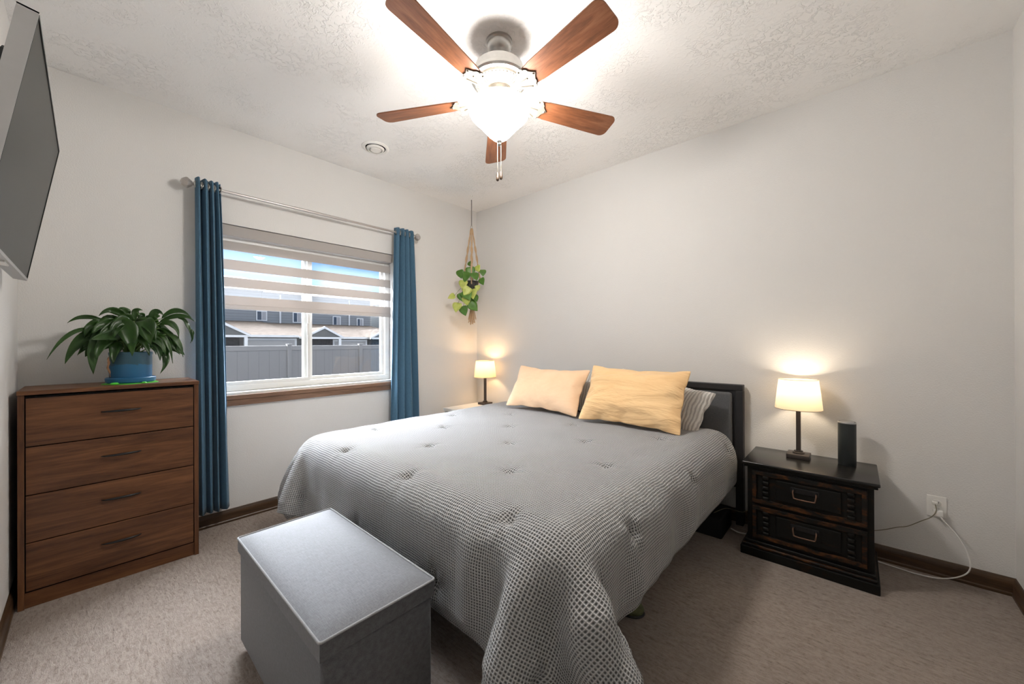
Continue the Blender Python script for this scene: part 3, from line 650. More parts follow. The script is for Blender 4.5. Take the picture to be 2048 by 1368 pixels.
# lime green splayed mat under the saucer
gm = MB()
for (ca, ln) in ((-2.3, .118), (-1.9, .112), (-1.3, .110), (-.6, .112), (.1, .112)):
    pass
ol = [(.118 * math.cos(a) * (1 + .10 * max(0, math.sin(5 * a + 2.2))), .112 * math.sin(a) * (1 + .12 * max(0, math.sin(5 * a + 2.2)))) for a in [2 * PI * i / 60 for i in range(60)]]
gm.prism([(x * .93, y * .93) for x, y in ol], 0, .0035)
gm.lathe([(0, .0), (.016, .001), (.018, .006), (.012, .011), (0, .012)], 16, (.088, -.068, 0))
gm.lathe([(0, .0), (.010, .001), (.011, .005), (.007, .009), (0, .010)], 16, (.104, .045, 0))
gm = gm.build('plant_mat', 'lime_plastic', smooth='auto'); gm.location = (PXc, PYc, DZ + .0002); tag(gm, 'bright lime green rubber mat under the blue plant pot', 'mat')
for o in (pot,): o.location.z += .0

# ------------------------------------------------------------------ hanging pothos
HX, HY = .325, -.368
mac = thing('macrame_hanger', (HX, HY, RH), 'tan knotted rope plant hanger hung from a ceiling hook in the corner', 'plant hanger')
hk = MB(); hk.lathe([(.012, 0), (.012, -.003), (0, -.003)], 16); hk.tube([(0, 0, -.002), (0, 0, -.02), (.008, 0, -.028), (.008, 0, -.036), (0, 0, -.042), (-.006, 0, -.038)], .002, 6); hk.build('ceiling_hook', 'white_plastic', mac, smooth=True)
MB().tube([(0, 0, -.040), (0, 0, -.305)], .004, 8).build('cord', 'grey_cord', mac)
MB().tube([(.014 * math.cos(a), 0, -.322 + .016 * math.sin(a)) for a in [2 * PI * i / 20 for i in range(20)]], .0028, 6, closed=True).build('ring', 'brushed_nickel', mac, smooth=True)
rp = MB()
for k in range(4):
    a = PI / 4 + k * PI / 2; ca, sa = math.cos(a), math.sin(a)
    for tw in (0, 1):
        pts = []
        for i in range(60):
            t = i / 59; z = -.335 - .66 * t
            if t < .75: r = .006 + .075 * (t / .75)
            else: r = .081 * (1 - ((t - .75) / .25) ** 1.5) + .004
            tws = .006 * (1 if .28 < t < .58 else .45); q = 22 * t + tw * PI
            pts.append((ca * r + tws * math.cos(q), sa * r + tws * math.sin(q), z))
        rp.tube(pts, .0058, 6)
rp.build('ropes', 'rope', mac, smooth=True)
tas = MB(); rnd = random.Random(2)
for k in range(36):
    a = rnd.uniform(0, 2 * PI); r = rnd.uniform(.0, .012); rb = r + rnd.uniform(.0, .042); L = rnd.uniform(.26, .33)
    tas.tube([(r * math.cos(a), r * math.sin(a), -.99), (r * 1.1 * math.cos(a), r * 1.1 * math.sin(a), -.99 - L * .4), (rb * math.cos(a), rb * math.sin(a), -.99 - L)], .0034, 5)
tas.lathe([(0, -.975), (.016, -.98), (.018, -1.0), (.014, -1.03), (0, -1.03)], 12); tas.build('tassel', 'rope', mac, smooth='auto')
pp = thing('potted_pothos', (HX, HY, 1.765), 'small trailing pothos with lime and green heart leaves in the hanging rope holder', 'potted plant')
MB().lathe([(0, .0), (.045, 0), (.058, .02), (.066, .09), (.069, .095), (.066, .10), (.062, .09), (0, .088)], 32).build('pot', 'pothos_pot', pp, smooth='auto')
def heart(mb, p, d, nrm, s):
    d = Vector(d).normalized(); nrm = Vector(nrm); nrm = (nrm - d * nrm.dot(d)).normalized(); sd = d.cross(nrm)
    prof = [(0, 0), (-.10, .22), (-.05, .42), (.12, .52), (.35, .50), (.6, .36), (.82, .17), (1, 0)]
    G = []
    for t, wv in prof: G.append([Vector(p) + (d * t + sd * wv * q) * s + nrm * s * (-.10 * (t ** 2) + .12 * abs(q) * wv) for q in (-1, -.5, 0, .5, 1)])
    G[0] = [Vector(p) + (d * .04 + sd * q * .02) * s for q in (-1, -.5, 0, .5, 1)]
    mb.grid(G)
kx = .00512; Rv = Vector((R.x, R.y, 0)); Fv = Vector((-F.x, -F.y, 0))
def hp(X, Y, o=0): return Rv * ((860 + X / 2.85 - 943) * kx) + Vector((0, 0, 1.235 - (380 + Y / 2.85 - 684) * kx - 1.765)) + Fv * o
gl = MB(); ll = MB(); vn = MB()
leaves = [(230, 445, -90 + 0, .085, 0, .06), (215, 475, -100, .09, 0, .08), (250, 480, -60, .085, 0, .09), (300, 455, -80, .06, 0, .02), (292, 505, -70, .065, 0, .04), (172, 460, -85, .075, 0, .05), (225, 425, 70, .05, 0, .0),
          (195, 520, -110, .08, 1, .07), (265, 455, 60, .06, 1, .02), (205, 580, -60, .10, 0, .08), (245, 570, -75, .09, 1, .07), (180, 590, -60, .085, 0, .06), (140, 600, -150, .065, 1, .04), (160, 645, -95, .085, 1, .05), (190, 665, -65, .085, 0, .06),
          (232, 645, -50, .095, 0, .07), (225, 560, -120, .085, 1, .09), (250, 600, -70, .07, 0, .04), (270, 545, -80, .05, 1, .05), (210, 610, -90, .08, 1, .09), (240, 620, -110, .06, 0, .05), (212, 540, -130, .07, 1, .03)]
for (X, Y, ang, s, k, o) in leaves:
    a = math.radians(ang + rnd.uniform(-12, 12)); d = Rv * math.cos(a) + Vector((0, 0, math.sin(a))) + Fv * rnd.uniform(.0, .5)
    heart(ll if k else gl, hp(X, Y, o), d, Fv + Rv * rnd.uniform(-.5, .5) + Vector((0, 0, rnd.uniform(0, .5))), s * 1.12)
    vn.tube(spline([(rnd.uniform(-.03, .03), rnd.uniform(-.03, .03), .09), hp(X, Y, o) * .6 + Vector((0, 0, .06)), hp(X, Y, o)], 5), .0016, 5)
gl.build('green_leaves', 'pothos_green', pp, smooth=True, solid=.0008); ll.build('lime_leaves', 'pothos_lime', pp, smooth=True, solid=.0008); vn.build('vines', 'stem_green', pp, smooth=True)

# ------------------------------------------------------------------ bed
BX0, BX1, BY0, BY1 = .62, 2.67, -2.08, -.10
bed = thing('bed_frame', (1.65, 0, 0), 'king bed frame with a black-framed grey upholstered headboard', 'bed frame'); bx = 1.65
hb = MB(); hx0, hx1 = .70 - bx, 2.682 - bx
hb.box(hx0, hx1, -.072, -.018, .905, .945, .003); hb.box(hx0, hx0 + .045, -.072, -.018, 0, .9052, .003); hb.box(hx1 - .045, hx1, -.072, -.018, 0, .9052, .003); hb.box(hx0 + .045, hx1 - .045, -.060, -.024, .25, .906)
hb = hb.build('headboard', 'black_frame', bed, bev=.002)
MB().box(hx0 + .060, hx1 - .062, -.098, -.056, .30, .892, .020, 4).build('headboard_cushion', 'headboard_fabric', hb, smooth='auto')
for sx in (hx0 + .06, hx1 - .14): MB().box(sx, sx + .03, -2.00, -.072, .19, .30, .003).build('side_rail', 'black_frame', bed)
MB().box(hx0 + .06, hx1 - .11, -2.01, -1.98, .19, .30, .003).build('foot_rail', 'black_frame', bed)
for sx in (hx0 + .25, 0, hx1 - .42):
    for sy in (-1.80, -.85): MB().box(sx, sx + .045, sy, sy + .045, 0, .20, .002).build('leg', 'black_frame', bed)
MB().box(hx0 + .06, hx1 - .11, -1.98, -.08, .265, .299).build('slat_deck', 'black_frame', bed)
mat_ = thing('mattress', (1.63, -1.08, .30), 'white sheeted king mattress just showing by the headboard under the comforter', 'mattress')
MB().box(-.995, .985, -.985, .975, 0.001, .285, .07, 5).build('mattress_core', 'white_sheet', mat_, smooth='auto')
MB().box(-1.0, .99, -.80, .979, .02, .305, .075, 5).build('fitted_sheet', 'white_sheet', mat_, smooth='auto')

# comforter: draped cloth, then puffed and buttoned
X0, X1, Y0, Y1 = .30, 2.93, -2.45, -.17
def hold(P, it):
    np.minimum(P[..., 1], -.10, out=P[..., 1])
    if it > 150: m = (P[..., 0] > 1.34) & (P[..., 0] < 2.21) & (P[..., 1] < -2.195); P[m, 1] = -2.195
D = drape(60, 52, X0, X1, Y0, Y1, .665, (1.615, -1.08, .42), (1.015, 1.02, .205), .10, .018, 420, hold)
def upsample(A):
    for ax in (0, 1):
        A = np.moveaxis(A, ax, 0); n = A.shape[0]; P = np.concatenate([2 * A[:1] - A[1:2], A, 2 * A[-1:] - A[-2:-1]]); B = np.zeros((2 * n - 1,) + A.shape[1:])
        B[::2] = A; B[1::2] = (-P[:-3] + 9 * P[1:-2] + 9 * P[2:-1] - P[3:]) / 16; A = np.moveaxis(B, 0, ax)
    return A
for q in range(1): D[1:-1, 1:-1] = .5 * D[1:-1, 1:-1] + .125 * (D[:-2, 1:-1] + D[2:, 1:-1] + D[1:-1, :-2] + D[1:-1, 2:])
D = upsample(upsample(D)); ny, nx = D.shape[:2]
Uc = np.linspace(0, X1 - X0, nx)[None, :] + 0 * D[..., 0]; Vc = np.linspace(0, Y1 - Y0, ny)[:, None] + 0 * D[..., 0]
gy, gx = np.gradient(D, axis=(0, 1)); N = np.cross(gx, gy); N /= np.maximum(np.linalg.norm(N, axis=-1, keepdims=True), 1e-9)
tufts = []
for j in range(-1, 8):
    for i in range(-1, 6):
        tx = 1.145 - X0 + (i - 1) * .612 + (.306 if j % 2 else 0); ty = -2.01 - Y0 + j * .335
        if .06 < tx < X1 - X0 - .06 and .06 < ty < Y1 - Y0 - .03: tufts.append((tx, ty))
H = .016 * np.ones(Uc.shape); rndn = np.random.default_rng(4)
pin = np.zeros(Uc.shape)
for tx, ty in tufts:
    r = np.hypot(Uc - tx, (Vc - ty)); ang = np.arctan2(Vc - ty, Uc - tx)
    pin = np.maximum(pin, np.exp(-(r / .024) ** 2) + .15 * np.exp(-(r / .06) ** 2))
    H += .0028 * np.exp(-((r - .05) / .04) ** 2) * np.sin(5 * ang + tx * 30 + ty * 11)
H = H - .026 * pin
def sm(freq, seed):
    r = np.random.default_rng(seed); o_ = 0 * Uc
    for _ in range(7):
        a, b, p = r.uniform(-freq, freq), r.uniform(-freq, freq), r.uniform(0, 6.28); o_ += np.sin(a * Uc + b * Vc + p)
    return o_ / 7
H += .007 * sm(14, 1) + .004 * sm(34, 2)
side = np.clip((.60 - D[..., 2]) / .12, 0, 1)
rs = side * (D[..., 0] > 2.55) * (D[..., 1] > -1.95)
H += rs * (.010 * np.sin(Vc * 10 + 1.6 * np.sin(Vc * 4.1 + 1)) + .005 * np.sin(Vc * 23 + 2) + .010)
fs_ = side * (D[..., 1] < -2.0) * (D[..., 0] > 2.2)
H += fs_ * (.012 * np.sin(Uc * 26 + 1))
edge_ = np.minimum(np.minimum(Uc, X1 - X0 - Uc), np.minimum(Vc, Y1 - Y0 - Vc)); H *= np.clip(edge_ / .05, .25, 1)
D = D + N * H[..., None]
D[..., 2] = np.maximum(D[..., 2], .012)
m_ = (D[..., 0] > 1.30) & (D[..., 0] < 2.24) & (D[..., 2] < .47); D[..., 1] = np.where(m_, np.maximum(D[..., 1], -2.200), D[..., 1])
me = bpy.data.meshes.new('comforter'); me.from_pydata([tuple(p) for p in D.reshape(-1, 3)], [], [(j * nx + i, j * nx + i + 1, (j + 1) * nx + i + 1, (j + 1) * nx + i) for j in range(ny - 1) for i in range(nx - 1)])
uvl = me.uv_layers.new(name='UVMap'); li = np.zeros(len(me.loops), dtype=np.int64); me.loops.foreach_get('vertex_index', li)
uvs = np.stack([Uc.reshape(-1)[li], Vc.reshape(-1)[li]], -1).reshape(-1); uvl.data.foreach_set('uv', uvs)
for p in me.polygons: p.use_smooth = True
me.materials.append(MATS['waffle_weave'])
comf = bpy.data.objects.new('comforter', me); COL.objects.link(comf); tag(comf, 'grey tufted waffle-weave comforter draped over the bed', 'comforter')
q = comf.modifiers.new('thickness', 'SOLIDIFY'); q.thickness = .012; q.offset = -1

# pillows
PL = inflate(32, 22, .80, .50, .10, 3, 200, .0); PR = inflate(38, 25, .80, .52, .075, 11, 220, .035)
def square_up(A, w, h, k):
    X, Y = np.meshgrid(np.linspace(-w / 2, w / 2, A.shape[2]), np.linspace(-h / 2, h / 2, A.shape[1]))
    B = A.copy(); B[..., 0] = A[..., 0] * k + X * (1 - k) * .96; B[..., 1] = A[..., 1] * k + Y * (1 - k) * .95; return B
PL = square_up(PL, .80, .50, .45); PR = square_up(PR, .80, .52, .40)
def pillow(A, name, label, loc, tilt, rz, mat, sc, group, roll=0, flipx=False):
    mb = MB(); Fr, Bk = A[0], A[1]
    for P, s in ((Fr, 1), (Bk, -1)):
        P = P * np.array([sc[0] * (-1 if flipx else 1), sc[1], sc[2]]); mb.grid([[tuple(p) for p in r] for r in P])
    bm = bmesh.new(); me = bpy.data.meshes.new(name); me.from_pydata(mb.v, [], mb.f); bm.from_mesh(me)
    bmesh.ops.remove_doubles(bm, verts=bm.verts[:], dist=.0015); bmesh.ops.recalc_face_normals(bm, faces=bm.faces[:]); bm.to_mesh(me); bm.free()
    for p in me.polygons: p.use_smooth = True
    me.materials.append(MATS[mat]); o = bpy.data.objects.new(name, me); COL.objects.link(o)
    o.matrix_world = Matrix.Translation(loc) @ Matrix.Rotation(rz, 4, 'Z') @ Matrix.Rotation(tilt, 4, 'X') @ Matrix.Rotation(roll, 4, 'Z')
    q = o.modifiers.new('s', 'SUBSURF'); q.levels = 2; q.render_levels = 2
    return tag(o, label, 'pillow', group)
G1 = 'pale orange pillows leaning at the headboard'; G2 = 'knit pillows behind the orange pillows'
pillow(PL, 'pillow', 'smooth peach pillow standing on the window side of the bed', (1.315, -.435, .850), math.radians(60), math.radians(0), 'peach_cotton', (.97, .86, .62), G1, math.radians(-1))
pillow(PR, 'pillow', 'creased pale orange pillow standing on the black nightstand side of the bed', (2.085, -.472, .860), math.radians(59), math.radians(2), 'orange_cotton', (.95, .93, .66), G1, math.radians(-1))
pillow(PR, 'pillow', 'ivory cable-knit pillow behind the creased orange pillow, poking out right', (2.155, -.235, .805), math.radians(64), math.radians(-3), 'cable_knit', (.98, .74, .70), G2, math.radians(-12), True)
pillow(PL, 'pillow', 'ivory cable-knit pillow behind the smooth peach pillow', (1.30, -.225, .830), math.radians(66), 0, 'cable_knit', (1.06, .80, .62), G2)

# ------------------------------------------------------------------ storage ottoman
OX0, OX1, OY0, OY1 = 1.368, 2.188, -2.590, -2.222
ot = thing('storage_ottoman', ((OX0 + OX1) / 2, (OY0 + OY1) / 2, 0), 'grey fabric storage ottoman with a piped lid at the foot of the bed', 'ottoman')
hx, hy = (OX1 - OX0) / 2, (OY1 - OY0) / 2
b_ = MB().box(-hx + .006, hx - .006, -hy + .006, hy - .006, .028, .388, .010, 3); b_.build('base', 'ottoman_fabric', ot, smooth='auto')
lid = MB(); N_ = 26; G = []
for j in range(N_ + 1):
    r = []
    for i in range(N_ + 1):
        x = -hx + 2 * hx * i / N_; y = -hy + 2 * hy * j / N_; e = min(hx - abs(x), hy - abs(y)); r.append((x, y, .443 + .012 * (1 - math.exp(-max(e, 0) / .03))))
    G.append(r)
lid.grid(G)
lid = lid.add([(-hx, -hy, .390), (hx, -hy, .390), (hx, hy, .390), (-hx, hy, .390), (-hx, -hy, .443), (hx, -hy, .443), (hx, hy, .443), (-hx, hy, .443)], [(0, 1, 5, 4), (1, 2, 6, 5), (2, 3, 7, 6), (3, 0, 4, 7), (0, 3, 2, 1)])
lid = lid.build('lid', 'ottoman_fabric', ot, smooth='auto')
def rrect(hx, hy, r, z, n=6):
    out = []
    for cx_, cy_, a0 in ((hx - r, hy - r, 0), (-hx + r, hy - r, PI / 2), (-hx + r, -hy + r, PI), (hx - r, -hy + r, 1.5 * PI)):
        for i in range(n + 1): a = a0 + PI / 2 * i / n; out.append((cx_ + r * math.cos(a), cy_ + r * math.sin(a), z))
    return out
MB().tube(rrect(hx + .001, hy + .001, .008, .444), .0038, 8, closed=True).build('piping', 'piping_fabric', lid, smooth=True)
for sx in (-1, 1):
    for sy in (-1, 1): MB().lathe([(.020, 0), (.024, .029), (0, .029)], 16, (sx * (hx - .05), sy * (hy - .05), 0)).build('foot', 'black_frame', ot)

# ------------------------------------------------------------------ black nightstand
NX0, NX1, NYF, NH = 2.745, 3.330, -.425, .540
ns = thing('nightstand', (3.037, -.22, 0), 'distressed black two-drawer nightstand right of the bed', 'nightstand'); nx_, nyc = 3.037, -.22
def nb(x0, x1, y0, y1, z0, z1, bev=0, seg=2): return MB().box(x0 - nx_, x1 - nx_, y0 - nyc, y1 - nyc, z0, z1, bev, seg)
t_ = nb(NX0, NX1, NYF - .010, -.020, .522, NH, .005, 3); t_.build('top', 'black_lacquer', ns, smooth='auto')
nb(NX0 + .008, NX1 - .008, NYF, -.022, .508, .5215, .003).build('top_moulding', 'distressed_black', ns)
c_ = nb(NX0 + .022, NX1 - .022, NYF + .022, -.024, .085, .508); c_.build('body', 'distressed_black', ns)
p_ = nb(NX0 - .010, NX1 - .002, NYF - .014, -.022, .0, .050, .004); p_.build('plinth', 'distressed_black', ns)
p_ = nb(NX0 + .000, NX1 - .010, NYF - .004, -.022, .0505, .066, .006, 3); p_.build('base_moulding', 'worn_edge', ns)
p_ = nb(NX0 + .010, NX1 - .016, NYF + .008, -.022, .0665, .085, .005, 3); p_.build('base_moulding', 'distressed_black', ns)
for (z0, z1) in ((.103, .292), (.305, .495)):
    yf = NYF + .022
    d_ = nb(NX0 + .045, NX1 - .045, yf - .006, yf, z0, z1, .002).build('drawer', 'distressed_black', ns)
    fr = MB(); xa, xb = NX0 + .048 - nx_, NX1 - .048 - nx_; n = 26
    for (za, zb2, top_) in ((z0 + .003, z0 + .026, 0), (z1 - .026, z1 - .003, 1)):
        vs = []; fs = []
        for i in range(n + 1):
            x = xa + (xb - xa) * i / n; sc_ = .005 * math.sin(i / n * PI * 3) ** 2
            lo_, hi_ = (za, zb2 + sc_ - .003) if not top_ else (za - sc_ + .003, zb2)
            for yy in (yf - .018 - nyc, yf - .006 - nyc): vs += [(x, yy, lo_), (x, yy, hi_)]
        for i in range(n):
            o0 = i * 4; o1 = o0 + 4; fs += [(o0, o1, o1 + 1, o0 + 1), (o0 + 2, o0 + 3, o1 + 3, o1 + 2), (o0 + 1, o1 + 1, o1 + 3, o0 + 3), (o0, o0 + 2, o1 + 2, o1)]
        fs += [(0, 1, 3, 2), (n * 4, n * 4 + 2, n * 4 + 3, n * 4 + 1)]; fr.add(vs, fs)
    fr.box(xa, xa + .020, yf - .018 - nyc, yf - .006 - nyc, z0 + .022, z1 - .022, .002); fr.box(xb - .020, xb, yf - .018 - nyc, yf - .006 - nyc, z0 + .022, z1 - .022, .002)
    fr.build('drawer_frame', 'worn_edge', d_, bev=.002)
    nb(2.905, 3.185, yf - .014, yf - .006, z0 + .040, z1 - .038, .004, 2).build('raised_panel', 'distressed_black', d_)
    for sx in (2.858, 3.222):
        sp_ = MB()
        for k in range(5):
            zc = z0 + .036 + k * (z1 - z0 - .072) / 4
            sp_.box(sx - .016 - nx_, sx + .016 - nx_, yf - .018 - nyc, yf - .004 - nyc, zc - .0115, zc + .0095, .006, 3)
        sp_.build('carved_spindle', 'distressed_black', d_, smooth='auto')
    zc = (z0 + z1) / 2 + .012; xc = 3.035 - nx_; yb_ = yf - .014 - nyc
    h_ = MB(); h_.tube(spline([(xc - .048, yb_ - .006, zc + .012), (xc - .050, yb_ - .020, zc + .006), (xc - .046, yb_ - .026, zc - .020), (xc - .036, yb_ - .028, zc - .026), (xc + .036, yb_ - .028, zc - .026), (xc + .046, yb_ - .026, zc - .020), (xc + .050, yb_ - .020, zc + .006), (xc + .048, yb_ - .006, zc + .012)], 5), .0036, 8)
    h_.build('handle', 'copper_pull', d_, smooth=True)
    e_ = MB()
    for sx in (-1, 1): e_.lathe([(.0, -.012), (.006, -.010), (.008, -.004), (.008, 0)], 12, (xc + sx * .048, yb_, zc + .012), 'y')
    e_.box(xc - .062, xc + .062, yb_ - .004, yb_, zc - .003, zc + .026, .003)
    e_.build('backplate', 'black_handle', d_)

# pale nightstand behind the bed
pn = thing('nightstand', (.355, -.31, 0), 'white nightstand in the far corner beyond the bed', 'nightstand')
MB().box(-.235, .20, -.27, .27, .545, .575, .003).build('top', 'white_laminate', pn)
for sx in (-.225, .175): MB().box(sx, sx + .018, -.26, .26, 0, .545).build('side_panel', 'white_laminate', pn)
MB().box(-.207, .175, .24, .255, .02, .545).build('back_panel', 'white_laminate', pn)
for z0 in (.08, .31): MB().box(-.206, .174, -.262, -.246, z0, z0 + .22, .002).build('drawer', 'white_laminate', pn)
MB().box(-.206, .174, -.24, .24, .05, .066).build('shelf', 'white_laminate', pn)

# ------------------------------------------------------------------ lamps
def table_lamp(loc, label, energy, col):
    t = thing('table_lamp', loc, label, 'lamp', 'lit bedside lamps')
    b_ = MB().box(-.056, .056, -.056, .056, 0.0004, .024, .003); b_.lathe([(.030, .024), (.030, .030), (.022, .034), (.022, .040), (.0, .040)], 24); b_.build('base', 'lamp_bronze', t, smooth='auto')
    p_ = MB().box(-.0115, .0115, -.0115, .0115, .038, .300, .003); p_.build('pole', 'lamp_bronze', t)
    s_ = MB().lathe([(.006, .30), (.006, .33), (.016, .332), (.016, .365), (.0, .366)], 16); s_.build('socket', 'dark_plastic', t, smooth='auto')
    n = 48; G = []
    for z, r in ((.292, .117), (.30, .1165), (.38, .108), (.46, .0985), (.468, .098)): G.append([(r * math.cos(2 * PI * i / n), r * math.sin(2 * PI * i / n), z) for i in range(n + 1)])
    sh = MB().grid(G).build('shade', 'shade_linen', t, smooth=True)
    tube_ = MB().tube([(.117 * math.cos(2 * PI * i / n), .117 * math.sin(2 * PI * i / n), .292) for i in range(n)], .0012, 6, closed=True); tube_.build('trim_ring', 'lamp_bronze', sh); tr = MB().tube([(.098 * math.cos(2 * PI * i / n), .098 * math.sin(2 * PI * i / n), .468) for i in range(n)], .0012, 6, closed=True)
    tr.build('trim_ring', 'lamp_bronze', sh)
    sp_ = MB()
    for k in range(3): a = 2 * PI * k / 3; sp_.tube([(0.008 * math.cos(a), .008 * math.sin(a), .335), (.108 * math.cos(a), .108 * math.sin(a), .375)], .0013, 5)
    sp_.build('spider', 'lamp_bronze', sh)
    MB().lathe([(0, .430), (.018, .426), (.027, .412), (.028, .400), (.022, .385), (.013, .372), (.013, .366), (0, .366)], 20).build('bulb', 'bulb_glow', t, smooth=True)
    l = lamp('lamp_light', 'POINT', (0, 0, .405), energy, col, .034); l.parent = t
    return t
table_lamp((2.985, -.135, NH), 'lit cream-shaded table lamp on the black nightstand', 6.5, (1.0, .84, .64))
table_lamp((.290, -.150, .575), 'lit cream-shaded table lamp on the white corner nightstand', 10, (1.0, .62, .30))

# smart speaker
sk = thing('smart_speaker', (3.205, -.135, NH), 'black cylindrical smart speaker on the black nightstand', 'speaker')
MB().lathe([(0, .0005), (.0385, .0005), (.0400, .004), (.0400, .238), (.0385, .243), (.036, .244), (0, .242)], 48).build('body', 'dark_plastic', sk, smooth='auto')
gr = MB()
for j in range(14):
    for i in range(34):
        a = 2 * PI * (i + .5 * (j % 2)) / 34; z = .016 + j * .0075
        T = Matrix.Rotation(a, 4, 'Z'); gr.add([T @ Vector((.0402, math.cos(q) * .0019, z + math.sin(q) * .0019)) for q in [PI / 3 * k for k in range(6)]], [tuple(range(6))])
gr.build('speaker_grille', 'slot_black', sk)
MB().lathe([(.0365, .2438), (.0392, .2434), (.0402, .240), (.0402, .234)], 48).build('light_ring', 'silver_plastic', sk, smooth=True)

# ------------------------------------------------------------------ outlet and cables
ol_ = thing('wall_outlet', (3.557, 0, .362), 'white duplex wall outlet right of the black nightstand', 'outlet')
MB().box(-.036, .036, -.006, -.0005, -.056, .056, .003, 2).build('cover_plate', 'white_plastic', ol_)
for z in (.0205, -.0205):
    s_ = MB(); s_.lathe([(.0, -.0085), (.0155, -.0085), (.017, -.0060)], 24, (0, 0, z), 'y'); s_ = s_.build('receptacle', 'socket_plastic', ol_)
    h_ = MB(); h_.box(-.0075, -.0055, -.0092, -.0086, z - .001, z + .007); h_.box(.0055, .0075, -.0092, -.0086, z - .001, z + .007); h_.lathe([(0, -.0092), (.0022, -.0090)], 10, (0, 0, z - .008), 'y'); h_.build('slot', 'slot_black', s_)
pc = thing('power_cable', (3.56, -.0095, .34), 'white cable with a cube plug looping from the outlet down to the carpet', 'cable')
MB().box(-.017, .017, -.030, -.0005, -.020, .012, .003).build('plug', 'white_plastic', pc)
def rel(P, o): return [tuple(Vector(p) - Vector(o)) for p in P]
P = [(3.568, -.034, .322), (3.578, -.042, .305), (3.62, -.05, .25), (3.655, -.06, .17), (3.66, -.07, .10), (3.625, -.08, .055), (3.56, -.085, .022), (3.48, -.075, .007), (3.40, -.062, .006), (3.30, -.045, .006)]
MB().tube(rel(spline(P, 8), (3.56, -.0095, .34)), .0030, 8).build('cable', 'white_cable', pc, smooth=True)
pc2 = thing('power_cable', (3.55, -.0095, .3825), 'thin beige cord running from the outlet to behind the black nightstand', 'cable')
MB().box(-.010, .010, -.020, -.0005, -.008, .008, .003).build('plug', 'socket_plastic', pc2)
P = [(3.55, -.029, .380), (3.552, -.040, .350), (3.535, -.044, .315), (3.50, -.035, .28), (3.45, -.030, .235), (3.41, -.028, .215), (3.36, -.026, .185), (3.32, -.0215, .165), (3.28, -.0205, .15)]
MB().tube(rel(spline(P, 8), (3.55, -.0095, .3825)), .0021, 8).build('cable', 'pale_cable', pc2, smooth=True)
# under the bed
MB_ = MB().box(-.12, .12, -.13, .13, 0, .13, .012, 3); bb = MB_.build('storage_box', 'black_box', smooth='auto'); bb.location = (2.50, -.23, 0); tag(bb, 'small black box on the carpet under the headboard end of the bed', 'box')
c_ = MB().tube(spline([(2.56, -.30, .135), (2.62, -.24, .16), (2.70, -.18, .14), (2.735, -.10, .16)], 8), .0022, 6).build('cord', 'pale_cable'); tag(c_, 'thin cord strung between the bed and the black nightstand, upper one', 'cord')
c_ = MB().tube(spline([(2.63, -.17, .008), (2.68, -.20, .010), (2.74, -.19, .012)], 8), .0045, 6).build('cord', 'white_cable'); tag(c_, 'short pale cord lying on the carpet beside the black box', 'cord')
gb = thing('slipper', (2.47, -1.335, 0), 'olive green slipper toe peeking out from under the comforter', 'slipper', rz=math.radians(15))
sl = MB().lathe([(0, .058), (.020, .056), (.036, .044), (.044, .024), (.042, .010), (0, .010)], 24); sl.v = [(x * 1.35, y, z) for x, y, z in sl.v]; sl.build('upper', 'olive_fabric', gb, smooth=True)
sl = MB().lathe([(0, 0), (.044, 0), (.047, .006), (.044, .011), (0, .011)], 24); sl.v = [(x * 1.35, y, z) for x, y, z in sl.v]; sl.build('sole', 'black_frame', gb, smooth='auto')

# ------------------------------------------------------------------ outside
GZ = -.66
o = MB().add([(-.2, -40, GZ), (-.2, 60, GZ), (-60, 60, GZ), (-60, -40, GZ)], [(0, 1, 2, 3)]).build('ground', 'yard_gravel'); struct(o)
fn = thing('vinyl_fence', (-10.5, 2.5, GZ), 'long grey vinyl privacy fence outside the window', 'fence')
fh = 1.165 - GZ
posts = [-5.85, -3.43, -1.02, 1.39, 3.80, 6.21, 8.62]
for y0, y1 in zip(posts[:-1], posts[1:]):
    MB().box(-.02, .02, y0 + .06 - 2.5, y1 - .06 - 2.5, .06, fh - .15).build('panel', 'fence_vinyl', fn)
    for za, zb in ((fh - .15, fh), (0, .12)): MB().box(-.035, .035, y0 + .06 - 2.5, y1 - .06 - 2.5, za, zb, .006).build('rail', 'fence_post', fn)
for y in posts:
    p_ = MB(); p_.box(-.0635, .0635, y - .0635 - 2.5, y + .0635 - 2.5, 0, fh + .03, .005); p_.box(-.075, .075, y - .075 - 2.5, y + .075 - 2.5, fh + .03, fh + .055, .006); p_.build('post', 'fence_post', fn)
